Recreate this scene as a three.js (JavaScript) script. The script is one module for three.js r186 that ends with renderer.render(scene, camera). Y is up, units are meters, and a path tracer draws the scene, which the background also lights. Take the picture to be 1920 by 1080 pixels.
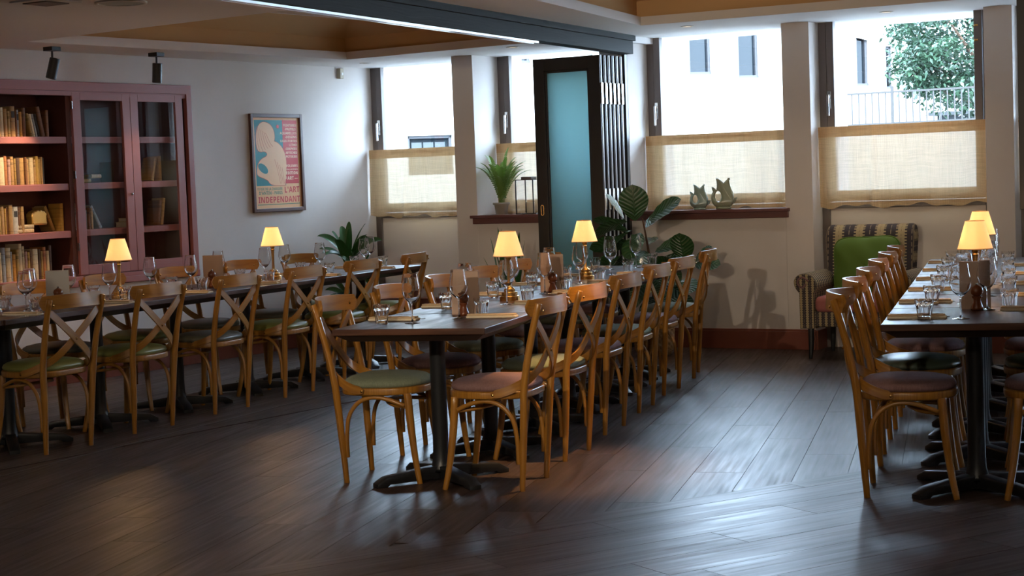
import * as THREE from 'three';
import { mergeGeometries } from 'three/addons/utils/BufferGeometryUtils.js';
import { toCreasedNormals } from 'three/addons/utils/BufferGeometryUtils.js';
import { RoundedBoxGeometry } from 'three/addons/geometries/RoundedBoxGeometry.js';

// ---------------------------------------------------------------- camera, sky, sun, exposure
const scene = new THREE.Scene();
const D2R = Math.PI / 180;
const camera = new THREE.PerspectiveCamera(2 * Math.atan(540 / 3200) / D2R, 16 / 9, 0.1, 200);
camera.position.set(0, 1.43, 0);
camera.rotation.set(-3.67 * D2R, 30.2 * D2R, -2.12 * D2R, 'YXZ');
scene.background = new THREE.Color(20, 27.5, 36);
const renderer = new THREE.WebGLRenderer({ antialias: true });
renderer.toneMapping = THREE.LinearToneMapping;
renderer.toneMappingExposure = 1.0;
renderer.shadowMap.enabled = true;
const sun = new THREE.DirectionalLight(new THREE.Color(0.80, 0.94, 1.0), 22);
sun.position.set(14, 26, 2); sun.target.position.set(-8, 0, -26);
sun.castShadow = true; sun.shadow.mapSize.set(2048, 2048);
Object.assign(sun.shadow.camera, { left: -28, right: 28, top: 28, bottom: -28, near: 1, far: 90 });
scene.add(sun, sun.target);

// ---------------------------------------------------------------- helpers
let seed = 12345;
const rnd = () => { seed = (seed * 1664525 + 1013904223) >>> 0; return seed / 4294967296; };
const rr = (a, b) => a + (b - a) * rnd();
const V = (x, y, z) => new THREE.Vector3(x, y, z);
const lin = (r, g, b) => new THREE.Color().setRGB(r, g, b);
const taken = new Map();
function numbered(n) { const k = taken.get(n) || 0; taken.set(n, k + 1); return k ? n + '_' + String(k).padStart(3, '0') : n; }
function tag(o, label, category, group, kind) {
  if (label) o.userData.label = label;
  if (category) o.userData.category = category;
  if (group) o.userData.group = group;
  if (kind) o.userData.kind = kind;
  return o;
}
function thing(name, label, category, x = 0, y = 0, z = 0, turn = 0, group) {
  const o = new THREE.Group(); o.name = numbered(name); o.position.set(x, y, z); o.rotation.y = turn; scene.add(o);
  return tag(o, label, category, group);
}
function part(parent, name, geo, mat) {
  const m = new THREE.Mesh(geo, mat); m.name = name; m.castShadow = m.receiveShadow = true; parent.add(m); return m;
}
function single(name, geo, mat, label, category, group) {
  const m = new THREE.Mesh(geo, mat); m.name = numbered(name); m.castShadow = m.receiveShadow = true; scene.add(m); return tag(m, label, category, group);
}
function struct(name, geo, mat, label, category) {
  const m = new THREE.Mesh(geo, mat); m.name = numbered(name); m.castShadow = m.receiveShadow = true; scene.add(m);
  return tag(m, label, category, null, 'structure');
}
function structGroup(name, label, category) { const o = new THREE.Group(); o.name = numbered(name); scene.add(o); return tag(o, label, category, null, 'structure'); }
function copy(o, label, x, y, z, turn) {
  const c = o.clone(); c.name = numbered(o.name.replace(/_\d\d\d$/, '')); c.userData = { ...o.userData, label };
  c.position.set(x, y, z); c.rotation.set(0, turn, 0); scene.add(c); return c;
}
// box uv in metres, grain (u) along the given axis
function boxUV(g, along = 'x', off = 0) {
  const p = g.attributes.position, n = g.attributes.normal, uv = new Float32Array(p.count * 2);
  for (let i = 0; i < p.count; i++) {
    const q = { x: p.getX(i), y: p.getY(i), z: p.getZ(i) }, m = { x: Math.abs(n.getX(i)), y: Math.abs(n.getY(i)), z: Math.abs(n.getZ(i)) };
    const a = m.x >= m.y && m.x >= m.z ? 'x' : m.y >= m.z ? 'y' : 'z';
    const rest = ['x', 'y', 'z'].filter((k) => k !== a);
    const u = rest.includes(along) ? along : rest[0], v = rest.find((k) => k !== u);
    uv[2 * i] = q[u] + off; uv[2 * i + 1] = q[v] + off * 0.37;
  }
  g.setAttribute('uv', new THREE.BufferAttribute(uv, 2)); return g;
}
function clean(g) { const h = g.index ? g.toNonIndexed() : g; for (const k of Object.keys(h.attributes)) if (!['position', 'normal', 'uv'].includes(k)) h.deleteAttribute(k); if (!h.attributes.normal) h.computeVertexNormals(); if (!h.attributes.uv) boxUV(h); h.morphAttributes = {}; return h; }
const merge = (list) => mergeGeometries(list.map(clean), false);
// box from corner ranges
function bx(x0, x1, y0, y1, z0, z1, bevel = 0, along = 'x') {
  const w = Math.abs(x1 - x0), h = Math.abs(y1 - y0), d = Math.abs(z1 - z0);
  const g = bevel ? new RoundedBoxGeometry(w, h, d, 2, Math.min(bevel, w / 2.01, h / 2.01, d / 2.01)) : new THREE.BoxGeometry(w, h, d);
  g.translate((x0 + x1) / 2, (y0 + y1) / 2, (z0 + z1) / 2);
  return boxUV(clean(g), along);
}
function lathe(pts, seg = 24) { return new THREE.LatheGeometry(pts.map(([r, y]) => new THREE.Vector2(r, y)), seg); }
const curve = (pts) => new THREE.CatmullRomCurve3(pts.map((p) => (p.isVector3 ? p : V(...p))), false, 'centripetal');
// tube with varying radius
function taper(pts, radii, seg = 16, rad = 8, cap = true) {
  const c = curve(pts), fr = c.computeFrenetFrames(seg, false), pos = [], uv = [], idx = [];
  const L = c.getLength();
  for (let i = 0; i <= seg; i++) {
    const t = i / seg, p = c.getPointAt(t), f = t * (radii.length - 1), k = Math.min(radii.length - 2, Math.floor(f)), r = radii[k] + (radii[k + 1] - radii[k]) * (f - k);
    for (let j = 0; j <= rad; j++) {
      const a = j / rad * Math.PI * 2, q = p.clone().addScaledVector(fr.normals[i], Math.cos(a) * r).addScaledVector(fr.binormals[i], Math.sin(a) * r);
      pos.push(q.x, q.y, q.z); uv.push(t * L, j / rad * r * 6);
    }
  }
  for (let i = 0; i < seg; i++) for (let j = 0; j < rad; j++) { const a = i * (rad + 1) + j, b = a + rad + 1; idx.push(a, a + 1, b, b, a + 1, b + 1); }
  if (cap) for (const [row, s] of [[0, 1], [seg, -1]]) {
    const p = c.getPointAt(row / seg), m = pos.length / 3; pos.push(p.x, p.y, p.z); uv.push(0, 0);
    for (let j = 0; j < rad; j++) { const a = row * (rad + 1) + j; if (s > 0) idx.push(m, a + 1, a); else idx.push(m, a, a + 1); }
  }
  const g = new THREE.BufferGeometry();
  g.setAttribute('position', new THREE.Float32BufferAttribute(pos, 3)); g.setAttribute('uv', new THREE.Float32BufferAttribute(uv, 2)); g.setIndex(idx); g.computeVertexNormals();
  return g;
}
// flat strip swept along a curve; up(t) gives the face normal
function strip(pts, nrm, w, th, seg = 18) {
  const c = curve(pts), pos = [], uv = [], idx = [], L = c.getLength();
  for (let i = 0; i <= seg; i++) {
    const t = i / seg, p = c.getPointAt(t), T = c.getTangentAt(t), N = nrm(t).clone(); N.addScaledVector(T, -N.dot(T)).normalize();
    const B = new THREE.Vector3().crossVectors(T, N), ww = typeof w === 'function' ? w(t) : w;
    for (const [a, b] of [[-1, -1], [1, -1], [1, -1], [1, 1], [1, 1], [-1, 1], [-1, 1], [-1, -1]]) {
      const q = p.clone().addScaledVector(B, a * ww / 2).addScaledVector(N, b * th / 2); pos.push(q.x, q.y, q.z); uv.push(t * L, a * ww / 2 + b * .01);
    }
  }
  for (let i = 0; i < seg; i++) for (const j of [0, 2, 4, 6]) { const a = i * 8 + j, b = a + 8; idx.push(a, b, a + 1, a + 1, b, b + 1); }
  for (const [r, s] of [[0, 1], [seg * 8, -1]]) { if (s > 0) idx.push(r, r + 2, r + 4, r, r + 4, r + 6); else idx.push(r, r + 4, r + 2, r, r + 6, r + 4); }
  const g = new THREE.BufferGeometry();
  g.setAttribute('position', new THREE.Float32BufferAttribute(pos, 3)); g.setAttribute('uv', new THREE.Float32BufferAttribute(uv, 2)); g.setIndex(idx); g.computeVertexNormals();
  return g;
}
// horizontal slab with optional hole; polygons of [x, z]
function slab(poly, y0, y1, hole) {
  const path = (pl, P) => { pl.forEach(([x, z], i) => (i ? P.lineTo(x, -z) : P.moveTo(x, -z))); P.closePath(); return P; };
  const s = path(poly, new THREE.Shape()); if (hole) s.holes.push(path(hole, new THREE.Path()));
  const g = new THREE.ExtrudeGeometry(s, { depth: y1 - y0, bevelEnabled: false }); g.rotateX(-Math.PI / 2); g.translate(0, y0, 0); return boxUV(clean(g));
}
function extr(shape, depth, bevel = 0, seg = 2, curveSegments = 10) {
  return new THREE.ExtrudeGeometry(shape, { depth, bevelEnabled: bevel > 0, bevelSize: bevel, bevelThickness: bevel, bevelSegments: seg, curveSegments });
}

// ---------------------------------------------------------------- textures
const hash = (x, y, s) => { let h = (x * 374761393 + y * 668265263 + s * 1274126177) | 0; h = Math.imul(h ^ (h >>> 13), 1274126177); return ((h ^ (h >>> 16)) >>> 0) / 4294967296; };
function vn(x, y, px, py, s) {
  const x0 = Math.floor(x), y0 = Math.floor(y), fx = x - x0, fy = y - y0, u = fx * fx * (3 - 2 * fx), v = fy * fy * (3 - 2 * fy), m = (a, p) => ((a % p) + p) % p;
  const a = hash(m(x0, px), m(y0, py), s), b = hash(m(x0 + 1, px), m(y0, py), s), c = hash(m(x0, px), m(y0 + 1, py), s), d = hash(m(x0 + 1, px), m(y0 + 1, py), s);
  return a + (b - a) * u + (c - a) * v + (a - b - c + d) * u * v;
}
function fbm(u, v, fx, fy, s, oct = 4) { let t = 0, a = .5; for (let i = 0; i < oct; i++) { t += a * vn(u * fx, v * fy, fx, fy, s + i); fx *= 2; fy *= 2; a *= .5; } return t / (1 - Math.pow(.5, oct)); }
function tex(w, h, fn, srgb = true) {
  const d = new Uint8Array(w * h * 4);
  for (let y = 0; y < h; y++) for (let x = 0; x < w; x++) { const c = fn(x / w, y / h), o = (y * w + x) * 4; for (let k = 0; k < 3; k++) d[o + k] = Math.max(0, Math.min(255, (c.length ? c[k] : c) * 255)); d[o + 3] = 255; }
  const t = new THREE.DataTexture(d, w, h, THREE.RGBAFormat); t.wrapS = t.wrapT = THREE.RepeatWrapping; t.magFilter = THREE.LinearFilter; t.minFilter = THREE.LinearMipmapLinearFilter; t.generateMipmaps = true;
  if (srgb) t.colorSpace = THREE.SRGBColorSpace; t.needsUpdate = true; return t;
}
const rep = (t, x, y) => { const c = t.clone(); c.repeat.set(x, y); c.needsUpdate = true; return c; };
const mixc = (a, b, t) => a.map((v, i) => v + (b[i] - v) * t);
const woodFn = (s, fx, fy, lo, hi) => (u, v) => {
  const warp = fbm(u, v, 2, 4, s + 9, 3) * .12, g = fbm(u, v + warp, fx, fy, s, 4), f = fbm(u, v, fx * 6, fy * 6, s + 5, 2);
  return mixc(lo, hi, Math.max(0, Math.min(1, (g - .5) * 1.7 + .5 + (f - .5) * .35)));
};
const honeyT = tex(512, 512, woodFn(3, 2, 24, [.54, .362, .12], [.67, .472, .18]));
const walnutT = tex(512, 512, woodFn(7, 2, 20, [.20, .125, .095], [.37, .25, .19]));
const walnutR = tex(512, 512, (u, v) => .28 + .22 * fbm(u, v, 3, 30, 51, 4), false);
const plankT = tex(1024, 512, woodFn(11, 3, 16, [.19, .155, .145], [.27, .225, .21]));
const plankB = tex(1024, 512, (u, v) => fbm(u, v + fbm(u, v, 2, 3, 31, 2) * .15, 5, 70, 23, 3), false);
const plankR = tex(1024, 512, (u, v) => .26 + .18 * fbm(u, v, 4, 40, 27, 4) + .10 * fbm(u, v, 6, 6, 29, 3), false);
const plasterB = tex(256, 256, (u, v) => fbm(u, v, 12, 12, 41, 4), false);
const plasterT = tex(256, 256, (u, v) => { const k = .96 + .05 * fbm(u, v, 4, 4, 43, 4); return [k, k, k]; });
const tweed = (s, a, b, c) => tex(256, 256, (u, v) => { const x = Math.floor(u * 128), y = Math.floor(v * 128), h = hash(x, y, s), w = (x + y) % 2; const m = mixc(a, b, h); return mixc(m, c, w * .25 + .25 * fbm(u, v, 8, 8, s + 2, 2)); });
const tweedB = tex(256, 256, (u, v) => .5 + .5 * Math.sin(u * 128 * Math.PI) * Math.sin(v * 128 * Math.PI), false);
const linenT = tex(512, 512, (u, v) => { const a = fbm(u, v, 4, 160, 61, 2), b = fbm(u, v, 160, 4, 62, 2), k = .76 + .2 * (a * .5 + b * .5) + .06 * hash(Math.floor(u * 256), Math.floor(v * 256), 63); return [k, k * .985, k * .96]; });
const wickerB = tex(256, 256, (u, v) => .5 + .5 * Math.sin(u * Math.PI * 32) * Math.cos(v * Math.PI * 48), false);
const leafB = tex(256, 256, (u, v) => { const a = Math.abs(v - .5) * 2, q = ((u * 9 - a * 2.2) % 1 + 1) % 1; return Math.abs(v - .5) < .02 ? 0 : .35 + .65 * Math.sin(q * Math.PI); }, false);

// ---------------------------------------------------------------- materials
const S = (o) => new THREE.MeshStandardMaterial(o), PH = (o) => new THREE.MeshPhysicalMaterial(o);
const M = {
  wall: S({ color: lin(.68, .63, .60), map: rep(plasterT, .7, .7), roughness: .85, bumpMap: rep(plasterB, .8, .8), bumpScale: .0012 }),
  ceil: S({ color: lin(.80, .78, .77), roughness: .9 }),
  tan: S({ color: lin(.66, .43, .21), roughness: .85 }),
  base: S({ color: lin(.20, .058, .036), roughness: .38 }),
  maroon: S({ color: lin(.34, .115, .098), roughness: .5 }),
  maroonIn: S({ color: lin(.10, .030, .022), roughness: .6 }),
  sill: S({ color: lin(.14, .058, .055), roughness: .35 }),
  frame: S({ color: lin(.115, .092, .084), roughness: .45 }),
  panel: S({ color: lin(.72, .65, .60), roughness: .7 }),
  black: S({ color: lin(.016, .017, .02), roughness: .4 }),
  iron: S({ color: lin(.018, .019, .022), roughness: .36, metalness: .2 }),
  beam: PH({ color: lin(.022, .023, .022), specularIntensity: .18, roughness: .6, bumpMap: rep(plankB, .8, 1.5), bumpScale: .001 }),
  alu: S({ color: lin(.75, .76, .78), roughness: .28, metalness: .9 }),
  brushStrip: S({ color: lin(.42, .43, .45), roughness: .5 }),
  chrome: S({ color: lin(.8, .8, .8), roughness: .15, metalness: 1 }),
  brass: S({ color: lin(.66, .40, .13), roughness: .22, metalness: 1 }),
  steel: S({ color: lin(.6, .6, .6), roughness: .2, metalness: 1 }),
  pane: PH({ color: lin(1, 1, 1), transmission: 1, roughness: 0, thickness: 0, ior: 1.45 }),
  teal: PH({ color: lin(.68, .97, 1), transmission: 1, roughness: 1, thickness: 0, ior: 1.5, clearcoat: 1, clearcoatRoughness: .02 }),
  glass: PH({ color: lin(1, 1, 1), transmission: 1, roughness: .02, thickness: .002, ior: 1.45 }),
  honey: PH({ color: lin(1, .97, .9), map: rep(honeyT, 1.6, 2.2), roughness: .38, clearcoat: .6, clearcoatRoughness: .18 }),
  walnut: PH({ color: lin(.8, .75, .72), map: rep(walnutT, .9, 1.4), roughnessMap: walnutR, roughness: .95, specularIntensity: .6 }),
  linen: PH({ color: lin(.80, .60, .36), map: rep(linenT, 2, 2), roughness: 1, transmission: .09, thickness: 0, opacity: .905, transparent: true }),
  linenHem: PH({ color: lin(.66, .42, .21), map: rep(linenT, 2, 2), roughness: 1, transmission: .07, thickness: 0 }),
  kraft: S({ color: lin(.52, .37, .22), roughness: .8 }), kraftPale: S({ color: lin(.62, .52, .38), roughness: .8 }),
  menuKraft: S({ color: lin(.40, .27, .20), roughness: .7 }), menuWhite: S({ color: lin(.72, .70, .66), roughness: .6 }),
  ink: S({ color: lin(.03, .025, .02), roughness: .7 }),
  mill: S({ color: lin(.16, .045, .018), roughness: .25 }), millDark: S({ color: lin(.04, .015, .01), roughness: .3 }),
  shade: PH({ color: lin(.95, .80, .50), roughness: 1, transmission: .15, thickness: 0, emissive: lin(1, .5, .13), emissiveIntensity: .1 }),
  bulb: S({ color: lin(1, .9, .7), emissive: lin(1, .62, .24), emissiveIntensity: 1.5 }),
  glow: S({ color: lin(1, 1, 1), emissive: lin(1, .78, .5), emissiveIntensity: 2.2 }),
  white: S({ color: lin(.75, .75, .73), roughness: .5 }),
  grille: S({ color: lin(.42, .47, .46), roughness: .6 }),
  leafDark: PH({ color: lin(.03, .10, .03), roughness: .3, clearcoat: 1, clearcoatRoughness: .16, bumpMap: leafB, bumpScale: .008 }),
  leafMid: S({ color: lin(.035, .12, .03), roughness: .34 }),
  leafFern: PH({ color: lin(.20, .34, .07), roughness: .6, transmission: .4, thickness: 0 }),
  trunk: S({ color: lin(.09, .05, .03), roughness: .9 }),
  soil: S({ color: lin(.03, .02, .015), roughness: 1 }),
  wicker: S({ color: lin(.36, .22, .10), roughness: .8, bumpMap: wickerB, bumpScale: .008 }),
  potGrey: S({ color: lin(.36, .34, .30), roughness: .85, bumpMap: rep(plasterB, 2, 2), bumpScale: .002 }),
  celadon: S({ color: lin(.27, .36, .32), roughness: .22 }),
  celadonWarm: S({ color: lin(.27, .29, .20), roughness: .22 }),
  wax: S({ color: lin(.75, .70, .55), roughness: .6 }),
  render: S({ color: lin(.32, .297, .265), roughness: .95 }),
  extFrame: S({ color: lin(.022, .021, .024), roughness: .6 }),
  extGlass: PH({ color: lin(.006, .008, .010), roughness: .05, specularIntensity: .4 }),
  extBlind: S({ color: lin(.010, .014, .014), roughness: .5 }),
  paving: S({ color: lin(.06, .059, .057), roughness: .9 }),
  rail: S({ color: lin(.016, .013, .011), roughness: .6 }),
  foliage: PH({ color: lin(.028, .064, .034), roughness: .4, transmission: .2, thickness: 0 }),
  gold: S({ color: lin(.56, .34, .09), roughness: .35, metalness: .4 }),
  velvet: PH({ color: lin(.075, .15, .012), roughness: .75, sheen: 1, sheenColor: lin(.25, .4, .08), sheenRoughness: .4 }),
  pink: S({ color: lin(.38, .13, .12), roughness: .8 }),
  redPaint: S({ color: lin(.14, .02, .012), roughness: .5 }),
};
const SEAT = {
  brown: S({ map: tweed(71, [.48, .36, .355], [.58, .45, .44], [.38, .28, .285]), roughness: .9, bumpMap: tweedB, bumpScale: .001 }),
  green: S({ map: tweed(73, [.46, .49, .41], [.56, .58, .49], [.36, .40, .34]), roughness: .9, bumpMap: tweedB, bumpScale: .001 }),
  olive: S({ color: lin(.20, .21, .06), roughness: .36 }),
  grey: S({ color: lin(.115, .115, .088), roughness: .38 }),
  bottle: S({ color: lin(.07, .10, .075), roughness: .36 }),
};

// ---------------------------------------------------------------- floor: base slab and planks
const ZF = -12.725;                                     // face of the window piers
{
  const fl = structGroup('floor', 'dark brown timber plank floor of the dining room', 'floor');
  part(fl, 'subfloor', bx(-10.2, 3.2, -.15, -.004, -13.6, 3.2), S({ color: lin(.03, .024, .02), roughness: .6 }));
  const mats = [0, 1, 2, 3, 4].map((i) => { const k = .82 + i * .09; return PH({ color: lin(k * 1.0, k * .93, k * .90), specularIntensity: .72, map: plankT, roughnessMap: plankR, roughness: 1, bumpMap: plankB, bumpScale: .0003 }); });
  const clip = (poly, a, b, c) => {                     // keep a*x + b*z + c >= 0
    const out = []; for (let i = 0; i < poly.length; i++) { const p = poly[i], q = poly[(i + 1) % poly.length], dp = a * p[0] + b * p[1] + c, dq = a * q[0] + b * q[1] + c;
      if (dp >= 0) out.push(p); if ((dp >= 0) !== (dq >= 0)) { const t = dp / (dp - dq); out.push([p[0] + (q[0] - p[0]) * t, p[1] + (q[1] - p[1]) * t]); } } return out; };
  const area = (p) => { let s = 0; for (let i = 0; i < p.length; i++) { const q = p[(i + 1) % p.length]; s += p[i][0] * q[1] - q[0] * p[i][1]; } return s / 2; };
  const trackX = (z) => -6.244 - .0928 * (z + 12.6);    // floor track of the folding partition
  // half planes [a, b, c]; border runs at 28.7 degrees through (-3.447, -6.138)
  const ub = [Math.sin(28.7 * D2R), -Math.cos(28.7 * D2R)], nb = [-ub[1], ub[0]];
  const far = (s) => { const a = s * nb[0], b = s * nb[1]; return [a, b, -(a * -3.447 + b * -6.138)]; };
  const left = [-1, -.0928, -6.244 - .0928 * 12.6 - .012], right = [1, .0928, 6.244 + .0928 * 12.6 - .012];
  const us = [Math.sin(-56.8 * D2R), -Math.cos(-56.8 * D2R)], ns = [-us[1], us[0]];
  const zones = [
    { ang: -5.3, half: [left] },
    { ang: -15.6, half: [right, far(-1)] },
    { ang: 28.7, half: [right, far(1)] },
  ];
  const wedge = [[-9.6, -5.4], [-9.6, -13.4], [-1.0, -13.4], [-1.0, -3.6], [-4.4, -3.6]];   // stretch of floor where boards are laid singly
  const halfOf = (poly) => poly.map((p, i) => { const q = poly[(i + 1) % poly.length]; const dx = q[0] - p[0], dz = q[1] - p[1]; return [-dz, dx, dz * p[0] - dx * p[1]]; });
  let wh = halfOf(wedge); if (wh[0][0] * -5 + wh[0][1] * -9 + wh[0][2] < 0) wh = wh.map((h) => h.map((v) => -v));
  const planks = [];
  const W = .24, L = 1.5;
  for (const z of zones) {
    const u = [Math.sin(z.ang * D2R), -Math.cos(z.ang * D2R)], n = [-u[1], u[0]], o = [-5, -8];
    for (let i = -45; i <= 45; i++) { const sh = hash(i, 3, z.ang | 0) * L;
      for (let j = -7; j <= 7; j++) {
        let p = [[j * L + sh, i * W], [(j + 1) * L + sh, i * W], [(j + 1) * L + sh, (i + 1) * W], [j * L + sh, (i + 1) * W]].map(([a, b], k) => {
          const g = .0012; a += (k === 0 || k === 3) ? g : -g; b += k < 2 ? g : -g; return [o[0] + u[0] * a + n[0] * b, o[1] + u[1] * a + n[1] * b]; });
        for (const h of [...z.half, ...wh]) { p = clip(p, ...h); if (p.length < 3) break; }
        if (p.length < 3 || Math.abs(area(p)) < .003) continue;
        if (area(p) > 0) p.reverse();
        const cx = p.reduce((s, q) => s + q[0], 0) / p.length, cz = p.reduce((s, q) => s + q[1], 0) / p.length;
        const pos = [], nor = [], uv = [], idx = [], top = 0, N = p.length, ou = rnd() * 9, ov = rnd() * 9;
        const uvOf = ([x, y]) => [((x - o[0]) * u[0] + (y - o[1]) * u[1]) * .55 + ou, ((x - o[0]) * n[0] + (y - o[1]) * n[1]) * 1.6 + ov];
        p.forEach((q) => { pos.push(q[0], top, q[1]); nor.push(0, 1, 0); uv.push(...uvOf(q)); });
        for (let k = 1; k < N - 1; k++) idx.push(0, k, k + 1);
        for (let k = 0; k < N; k++) { const a = p[k], b = p[(k + 1) % N], m = pos.length / 3, dx = b[0] - a[0], dz = b[1] - a[1], l = Math.hypot(dx, dz) || 1;
          for (const [q, y] of [[a, 0], [b, 0], [b, -.004], [a, -.004]]) { pos.push(q[0], y, q[1]); nor.push(-dz / l, 0, dx / l); uv.push(...uvOf(q)); } idx.push(m, m + 3, m + 2, m, m + 2, m + 1); }
        const g = new THREE.BufferGeometry(); g.setAttribute('position', new THREE.Float32BufferAttribute(pos, 3)); g.setAttribute('normal', new THREE.Float32BufferAttribute(nor, 3)); g.setAttribute('uv', new THREE.Float32BufferAttribute(uv, 2)); g.setIndex(idx);
        planks.push({ g, d: Math.hypot(cx, cz), a: Math.abs(area(p)), m: mats[Math.floor(rnd() * 5)] });
      } }
  }
  planks.sort((p, q) => q.a / (q.d ** 3) - p.a / (p.d ** 3));
  planks.slice(0, 300).forEach((p) => part(fl, 'plank', p.g, p.m));
  const rest = planks.slice(300); if (rest.length) tag(part(fl, 'far_planks', merge(rest.map((p) => p.g)), mats[2]), null, null, null, 'stuff');
  // rest of the room behind the camera
  for (const poly of [[[-10.2, 3.2], [3.2, 3.2], [3.2, -3.6], [-4.4, -3.6], [-9.6, -5.4], [-10.2, -5.4]], [[-1, -3.6], [3.2, -3.6], [3.2, -13.6], [-1, -13.6]]]) { const g = slab(poly, -.004, 0); part(fl, 'floorboards', g, mats[2]); }
  const tr = struct('trim_1', bx(-.011, .011, -.003, .0015, -5.6, 5.6), S({ color: lin(.10, .10, .10), roughness: .35, metalness: .7 }), 'slim metal floor track of the folding partition', 'floor track');
  tr.position.set((trackX(-12.6) + trackX(-1.5)) / 2, 0, -7.05); tr.rotation.y = 5.3 * D2R;
}

// ---------------------------------------------------------------- walls
const WK = Math.atan(.055);
// left wall local frame: +x towards the room, +y up, -z away from the viewer along the wall; origin (-9.31, 0, -11.6)
const LW = (o) => { o.position.set(-9.31, 0, -11.6); o.rotation.y = -WK; return o; };
// local s (distance along wall, away positive) is -z
{
  const g = structGroup('wall_left', 'pale plaster wall on the left holding bookcase and poster', 'wall'); LW(g);
  const d = -.34;
  part(g, 'lower_wall', bx(d, 0, 0, .74, -1.9, 14.8), M.wall);
  part(g, 'upper_wall', bx(d, 0, 2.265, 3.1, -1.9, 14.8), M.wall);
  part(g, 'end_wall', bx(d, 0, .74, 2.265, -1.9, .715), M.wall);
  part(g, 'near_wall', bx(d, 0, .74, 2.265, 4.3, 14.8), M.wall);
  part(g, 'niche_back', bx(d - .06, d, .6, 2.4, .5, 4.5), M.wall);
  const b = LW(struct('baseboard_left', merge([bx(0, .02, 0, .145, -1.72, 12, .003), bx(0, .012, .145, .165, -1.72, 12, .003)]), M.base, 'dark red skirting board along the left wall', 'skirting'));
}
const piers = [[-7.937, -7.725], [-6.49, -6.233], [-4.887, -4.66], [-3.309, -3.10], [-1.72, -1.50], [-.15, .06], [1.41, 3.2]];
piers.forEach(([a, b], i) => struct('wall_far', bx(a, b, 0, 3.1, -13.6, ZF, .004), M.wall,
  ['plaster pier between the corner window and the fern window', 'plaster pier behind the folded partition', 'plaster pier between jug window and armchair window', 'plaster pier right of the armchair window', 'plaster pier right of the window at the right edge', 'plaster pier beyond the right edge of the view', 'plaster wall at the far right end of the window wall'][i], 'wall'));
struct('wall_far', bx(-7.725, -6.49, 0, 1.05, -13.05, ZF), M.wall, 'plaster wall below the fern window', 'wall');
struct('wall_far', bx(-6.233, -4.887, 0, 1.05, -13.0, ZF), M.wall, 'plaster wall below the jug window', 'wall');
struct('wall_right', bx(3.0, 3.3, 0, 3.1, -13.6, 3.2), M.wall, 'plaster wall on the right side of the room', 'wall');
struct('wall_back', bx(-10.4, 3.3, 0, 3.1, 3.0, 3.3), M.wall, 'plaster wall behind the viewer', 'wall');
// skirting on the far wall
const bbFar = (x0, x1, label) => struct('baseboard_far', merge([bx(x0, x1, 0, .142, ZF, ZF + .02, .003), bx(x0, x1, .142, .16, ZF, ZF + .012, .003)]), M.base, label, 'skirting');
bbFar(-6.49, -4.66, 'dark red skirting board under the jug window');
bbFar(-7.937, -6.49, 'dark red skirting board under the fern window');
bbFar(-3.309, -3.10, 'dark red skirting board on the right pier');
struct('baseboard_far', bx(-4.66, -4.645, 0, .15, -12.93, ZF), M.base, 'short dark red skirting beside the armchair', 'skirting');
struct('baseboard_far', bx(-9.2, -7.94, 0, .36, -13.27, -13.12, .004), M.base, 'dark red ledge below the corner window panel', 'skirting');

// ---------------------------------------------------------------- ceiling with two trays
function inset(poly, d) {                               // move each edge outwards by d (convex, any winding)
  const cx = poly.reduce((s, p) => s + p[0], 0) / poly.length, cz = poly.reduce((s, p) => s + p[1], 0) / poly.length, N = poly.length;
  const ln = poly.map((p, i) => { const q = poly[(i + 1) % N]; let a = q[1] - p[1], b = p[0] - q[0]; const l = Math.hypot(a, b); a /= l; b /= l; if (a * (cx - p[0]) + b * (cz - p[1]) > 0) { a = -a; b = -b; } return [a, b, a * p[0] + b * p[1] + d]; });
  return ln.map((l, i) => { const k = ln[(i + N - 1) % N], det = k[0] * l[1] - l[0] * k[1]; return [(k[2] * l[1] - l[2] * k[1]) / det, (k[0] * l[2] - l[0] * k[2]) / det]; });
}
function hip(lo, hi, y0, y1) {
  const pos = []; for (let i = 0; i < lo.length; i++) { const j = (i + 1) % lo.length, A = [lo[i][0], y0, lo[i][1]], B = [lo[j][0], y0, lo[j][1]], C = [hi[j][0], y1, hi[j][1]], D = [hi[i][0], y1, hi[i][1]]; pos.push(...A, ...B, ...C, ...A, ...C, ...D); }
  for (let i = 1; i < hi.length - 1; i++) pos.push(hi[0][0], y1, hi[0][1], hi[i][0], y1, hi[i][1], hi[i + 1][0], y1, hi[i + 1][1]);
  const g = new THREE.BufferGeometry(); g.setAttribute('position', new THREE.Float32BufferAttribute(pos, 3)); g.computeVertexNormals(); return clean(g);
}
const beamX = (z) => -6.21 - .0928 * (z + 12.6);        // centre line of the beam above the track
function tray(outer, hole, y, upper, names) {
  const r1 = .066, r2 = .19;
  const c = structGroup('ceiling', names[0], 'ceiling');
  part(c, 'soffit', slab(outer, y, y + r1, hole), M.ceil);
  const h2 = inset(hole, .045);
  part(c, 'upper_riser', slab(inset(hole, .5), y + r1, y + r2, h2), M.tan);
  part(c, 'hipped_slope', hip(h2, inset(hole, -.85), y + r2, y + r2 + .34), M.tan);
  part(c, 'roof', bx(outer[0][0] - 4, outer[2][0] + 4, y + r2 + .36, y + r2 + .5, -14, 4), M.ceil);
}
tray([[-10.4, -13.6], [beamX(-13.6), -13.6], [beamX(3.2), 3.2], [-10.4, 3.2]], [[-8.67, -12.19], [-6.30, -11.97], [-5.97, -8.42], [-8.93, -8.73]], 2.51, 0, ['plaster ceiling with hipped tan tray above the left table']);
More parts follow.
